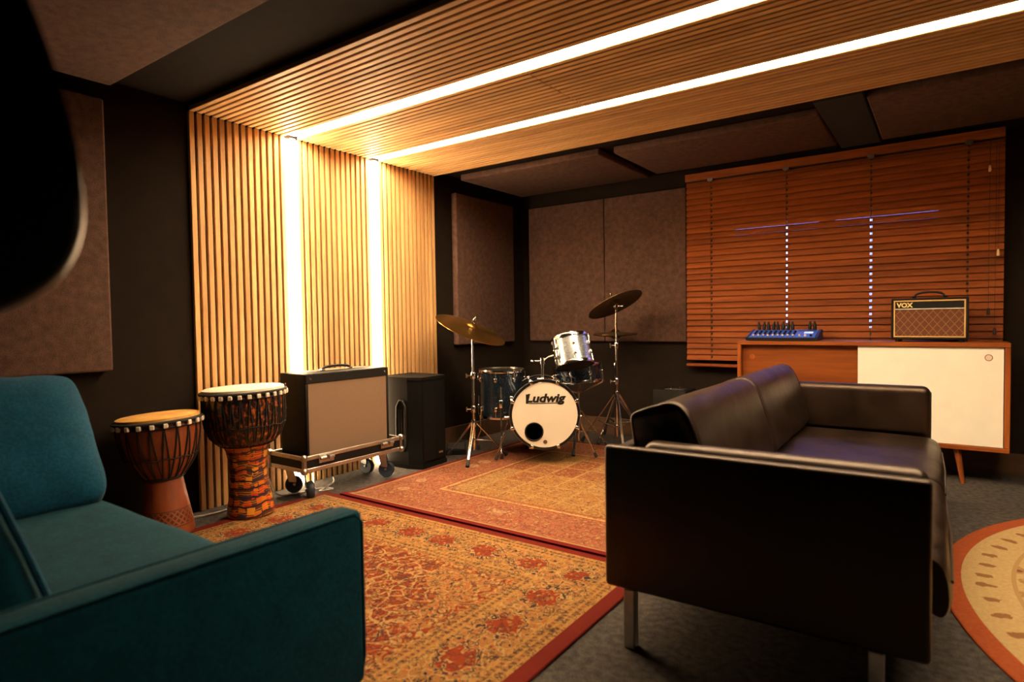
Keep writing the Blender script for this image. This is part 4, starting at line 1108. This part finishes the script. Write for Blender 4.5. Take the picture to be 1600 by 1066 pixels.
def rack_tom():
    c = Vector((-2.135, 3.735, .772)); n = (UP-.16*RIGHT+.30*FWD).normalized()
    t = thing('rack_tom', 'small silver-blue sparkle tom tilted above the bass drum', 'drum', (c.x, c.y, c.z))
    m = axis_matrix(n, (0, 0, 0), RIGHT)
    drum_parts(t, m, .127, .195, 'sparkle_silver', 6, ('skin_white', 'ink_black'))
    a = post-c; r = m.to_3x3() @ Vector((-.118, -.06, -.02))
    MB().tube([a, a.lerp(r, .5)+Vector((0, 0, .01)), r], .007, 8).build('mount_arm', 'chrome', t, 50)
    MB().rbox(-.015, .012, -.02, .02, -.03, .03, .004, 2, m @ Matrix.Rotation(R_(206), 4, 'Z') @ Matrix.Translation((.137, 0, -.02))).build('mount_bracket', 'chrome', t, 50)
rack_tom()
def floor_tom():
    t = thing('floor_tom', 'dark sparkle floor tom on three chrome legs behind the cymbal stand', 'drum', (-2.70, 3.655, .0))
    m = Matrix.Translation((0, 0, .462)); drum_parts(t, m, .168, .335, 'sparkle', 8, ('head_black', 'skin_white'))
    for i, a in enumerate((-55, 65, 185)):
        a = R_(a); x, y = .192*math.cos(a), .192*math.sin(a)
        l = MB().tube([(x, y, .52), (x, y, .16), (x*1.12, y*1.12, .115), (x*1.12, y*1.12, .012)], .006, 8).build('leg', 'chrome', t, 50)
        MB().lathe([(.012, .0115), (.014, .016), (.009, .05), (0, .05)], 12).build('rubber_foot', 'rubber', l, 50, (x*1.12, y*1.12, 0))
        MB().rbox(-.022, .010, -.014, .014, -.03, .03, .006, 2, Matrix.Translation((x, y, .40)) @ Matrix.Rotation(a, 4, 'Z')).build('leg_bracket', 'chrome', t, 50)
floor_tom()
def tripod(t, h_join, foot_r, angles, foot_z=.0, z_hub=.14, r=.0095):
    """double-braced tripod base for a cymbal stand"""
    MB().lathe([(.017, -.025), (.019, -.02), (.019, .02), (.017, .025)], 14, Matrix.Translation((0, 0, h_join))).build('leg_collar', 'chrome', t, 50)
    MB().lathe([(.015, -.018), (.017, -.014), (.017, .014), (.015, .018)], 14, Matrix.Translation((0, 0, z_hub))).build('brace_collar', 'chrome', t, 50)
    for a in angles:
        a = R_(a); c, s = math.cos(a), math.sin(a); l = MB()
        p0 = Vector((c*.02, s*.02, h_join)); p1 = Vector((c*foot_r, s*foot_r, foot_z+.012))
        sd = Vector((-s, c, 0))*.008
        for q in (-1, 1): l.tube([p0+sd*q, p1+sd*q*.4], .0048, 6)
        l = l.build('leg', 'chrome', t, 50)
        d = (p1-p0).normalized()
        MB().tube([p1-d*.045, p1+d*.004], [.010, .0145], 10).build('rubber_foot', 'rubber', l, 50)
        mid = p0.lerp(p1, .55)
        MB().tube([(c*.016, s*.016, z_hub), mid], .0045, 6).build('brace', 'chrome', t, 50)
def wing(t, p, d):
    b = MB(); p = Vector(p); d = Vector(d).normalized()
    b.tube([p, p+d*.035], .005, 8); q = p+d*.035; b.tube([q-Vector((0, 0, .016)), q+Vector((0, 0, .016))], [.006, .006], 8)
    b.build('wing_nut', 'chrome', t, 50)
def cymbal_mesh(R, bell=.05, bow=.028):
    pr = [(0, bow+.024), (.012, bow+.0235), (bell*.6, bow+.017), (bell*.9, bow+.005), (bell, bow)]
    for i in range(1, 9):
        u = i/8; pr.append((bell+(R-bell)*u, bow*(1-u**1.6)))
    under = [(r, z-.0025) for r, z in reversed(pr)]
    return pr+under
def cymbal(name, label, c, n, R, mat, group=None):
    o = MB().lathe(cymbal_mesh(R), 64, close=False).build(name, mat, None, 50)
    m = axis_matrix(n, c); o.matrix_world = m
    return tag(o, label, 'cymbal', group)
def cymbal_stand(label, x, y, z_top, angles, foot_r, joints, tilt_n, c, foot_z=.0):
    t = thing('cymbal_stand', label, 'stand', (x, y, .0105))
    zs = [.07]+joints+[z_top]; rr = [.0125, .0105, .0085]
    for i in range(len(zs)-1):
        MB().tube([(0, 0, zs[i]), (0, 0, zs[i+1]+.01)], rr[min(i, 2)], 12).build('tube', 'chrome', t, 50)
    for z in joints:
        MB().lathe([(.015, -.024), (.0185, -.018), (.0185, .018), (.014, .026)], 14, Matrix.Translation((0, 0, z))).build('clamp', 'chrome', t, 50)
        wing(t, (-.012*RIGHT.x, -.012*RIGHT.y, z), (-RIGHT.x, -RIGHT.y, 0))
    tripod(t, joints[0]-.10, foot_r, angles, foot_z)
    c = Vector(c)-Vector((x, y, .0105)); n = Vector(tilt_n).normalized()
    p = Vector((0, 0, z_top))
    b = MB(); b.tube([p-Vector((0, 0, .025)), p+Vector((0, 0, .02))], .013, 12); b.tube([p-RIGHT*.022, p+RIGHT*.022], .010, 10)
    b.build('tilter', 'chrome', t, 50)
    MB().tube([p, c+n*.10], .0045, 8).build('cymbal_rod', 'chrome', t, 50)
    MB().tube([c+n*.056, c+n*.072], .014, 12).build('felt_washer', 'rubber', t, 50)
    MB().tube([c+n*.073, c+n*.090], [.012, .008], 8).build('top_nut', 'chrome', t, 50)
    wing(t, p+RIGHT*.02, RIGHT)
# crash, left
nA = (UP*.90+RIGHT*.37-FWD*.22).normalized()
sx, sy = -2.735, 3.365
cA = Vector((-2.735, 3.365, .965)); cA = cA-nA*.03
cymbal('crash_cymbal', 'tilted golden crash cymbal in front of the left wall panel', cA, nA, .262, 'brass')
cymbal_stand('chrome cymbal stand in front of the floor tom, holding the golden cymbal', sx, sy, .905, (-62, 58, 178), .245, [.36, .60], nA, cA)
# ride, right
nB = (UP*.90-RIGHT*.37+FWD*.30).normalized()
cB = Vector((-2.112, 4.345, 1.135))-nB*.03
cymbal('ride_cymbal', 'dark tilted ride cymbal seen from below in front of back wall panels', cB, nB, .225, 'brass_dark')
cymbal_stand('chrome cymbal stand at the right of the drum kit, holding the dark ride cymbal', -2.092, 4.345, 1.085, (-55, 65, 185), .30, [.50, .78], nB, cB, .0)
# hi-hat
def hi_hat():
    x, y = -2.185, 4.52
    t = thing('hi_hat_stand', 'slim chrome hi-hat stand behind the ride cymbal stand', 'stand', (x, y, .0105))
    MB().tube([(0, 0, .02), (0, 0, .62)], .0125, 12).build('tube', 'chrome', t, 50)
    MB().tube([(0, 0, .62), (0, 0, .98)], .004, 8).build('pull_rod', 'chrome', t, 50)
    MB().lathe([(.016, -.02), (.019, -.014), (.019, .014), (.016, .02)], 14, Matrix.Translation((0, 0, .61))).build('clamp', 'chrome', t, 50)
    tripod(t, .34, .24, (20, 140, 260), .0)
    for nm, up in (('lower', 1), ('upper', -1)):
        o = MB().lathe(cymbal_mesh(.178, .045, .014), 56, close=False).build('hi_hat_cymbal', 'brass_dark', None, 50)
        if nm == 'lower':
            o.matrix_world = Matrix.Translation((x, y, .868)) @ Matrix.Rotation(PI, 4, 'X')
        else: o.location = (x, y, .878)
        tag(o, nm+' of the two dark hi-hat cymbals', 'cymbal', 'hi-hat pair')
hi_hat()
# snare on its stand
def snare():
    c = Vector((-2.262, 4.035, .585)); n = (Vector((0, 0, 1))-.10*RIGHT+.10*FWD).normalized()
    t = thing('snare_drum', 'shallow sparkle snare drum behind and below the rack tom', 'drum', c)
    m = axis_matrix(n, (0, 0, 0), RIGHT); drum_parts(t, m, .178, .125, 'sparkle', 8, ('skin_white', 'skin_white'))
    s = thing('snare_stand', 'chrome basket stand under the snare drum', 'stand', (c.x, c.y, .0105))
    MB().tube([(0, 0, .07), (0, 0, .44)], .011, 12).build('tube', 'chrome', s, 50)
    tripod(s, .30, .24, (-70, 50, 170), .0)
    for a in (-40, 80, 200):
        aa = R_(a); v = RIGHT*math.cos(aa)+FWD*math.sin(aa); v.z = 0
        e = m.to_3x3() @ Vector((math.cos(aa)*.205, math.sin(aa)*.205, -.085)); e.z += c.z
        e2 = m.to_3x3() @ Vector((math.cos(aa)*.205, math.sin(aa)*.205, -.035)); e2.z += c.z
        ar = MB().tube([(0, 0, .43), e, e2], .0055, 8).build('basket_arm', 'chrome', s, 50)
        MB().tube([e2-(e2-e).normalized()*.03, e2+(e2-e).normalized()*.004], .0095, 10).build('rubber_grip', 'rubber', ar, 50)
snare()

# ------------------------------------------------------------------ dark guitar hanging close to the camera
def hanging_guitar():
    base = Vector((-.684, .070, 1.000))
    # face turned to the camera
    n = Vector((.78, -.30, .0)).normalized(); x = Vector((0, 0, 1)).cross(n).normalized()
    m = Matrix(((x.x, 0, n.x, 0), (x.y, 0, n.y, 0), (x.z, 1, n.z, 0), (0, 0, 0, 1)))
    t = thing('hanging_guitar', 'glossy black guitar body hanging close to the camera at upper left', 'guitar', base)
    half = [(0, 0), (.055, .002), (.110, .012), (.150, .040), (.167, .080), (.168, .120), (.163, .165), (.150, .225), (.134, .275), (.124, .31), (.130, .34), (.128, .385), (.100, .415), (.055, .425), (.03, .41)]
    half = smooth_section_open(half)
    poly = half+[(-a, b_) for a, b_ in reversed(half) if a > 1e-4]
    b = MB()
    bm = bmesh.new(); vb = [bm.verts.new((p[0], p[1], -.021)) for p in poly]; f = bm.faces.new(vb)
    ex = bmesh.ops.extrude_face_region(bm, geom=[f]); 
    for q in ex['geom']:
        if isinstance(q, bmesh.types.BMVert): q.co.z += .042
    rim = [e for e in bm.edges if abs(e.verts[0].co.z-e.verts[1].co.z) < 1e-6]
    bmesh.ops.bevel(bm, geom=rim, offset=.008, segments=3, profile=.5, affect='EDGES')
    b.frombm(bm, m); b.build('body', 'guitar_black', t, 50)
    MB().rbox(-.027, .027, .405, .80, .004, .026, .006, 2, m).build('neck', 'blind_wood', t, 50)
    MB().rbox(-.040, .040, .80, .985, .0, .018, .006, 2, m).build('headstock', 'black_gloss', t, 50)
    MB().rbox(-.045, .045, .10, .118, .0215, .032, .003, 1, m).build('bridge', 'steel', t)
    for y in (.165, .245): MB().rbox(-.045, .045, y, y+.036, .0215, .028, .003, 1, m).build('pickup', 'black_plastic', t)
    for k in range(6): MB().tube([(-.0275+k*.011, .11, .034), (-.0225+k*.009, .86, .030)], .0006, 4, True, m).build('string', 'steel', t)
    MB().lathe([(.010, 0), (.009, .014), (0, .014)], 14, m @ Matrix.Translation((.10, .075, .0213))).build('knob', 'black_plastic', t, 40)
    h = thing('guitar_hook', 'padded hook on the ceiling holding the black guitar', 'hook', base+Vector((0, 0, 1.169)))
    MB().lathe([(.03, -.012), (.03, -.001), (0, -.001)], 18).build('plate', 'black_plastic', h, 40)
    MB().tube([(-.0*n.x, 0, -.012), tuple(n*-.030+Vector((0, 0, -.05))), tuple(n*-.030+Vector((0, 0, -.385)))], .005, 8).build('stem', 'steel', h, 50)
    for s in (-1, 1):
        p = n*-.030+Vector((0, 0, -.385)); MB().tube([p, p+x*s*.036, p+x*s*.036+n*.075], .006, 8).build('prong', 'rubber', h, 50)
def smooth_section_open(pts):
    for _ in range(2):
        o = [pts[0]]
        for a, c in zip(pts, pts[1:]): o += [(a[0]*.75+c[0]*.25, a[1]*.75+c[1]*.25), (a[0]*.25+c[0]*.75, a[1]*.25+c[1]*.75)]
        o.append(pts[-1]); pts = o
    return pts
hanging_guitar()
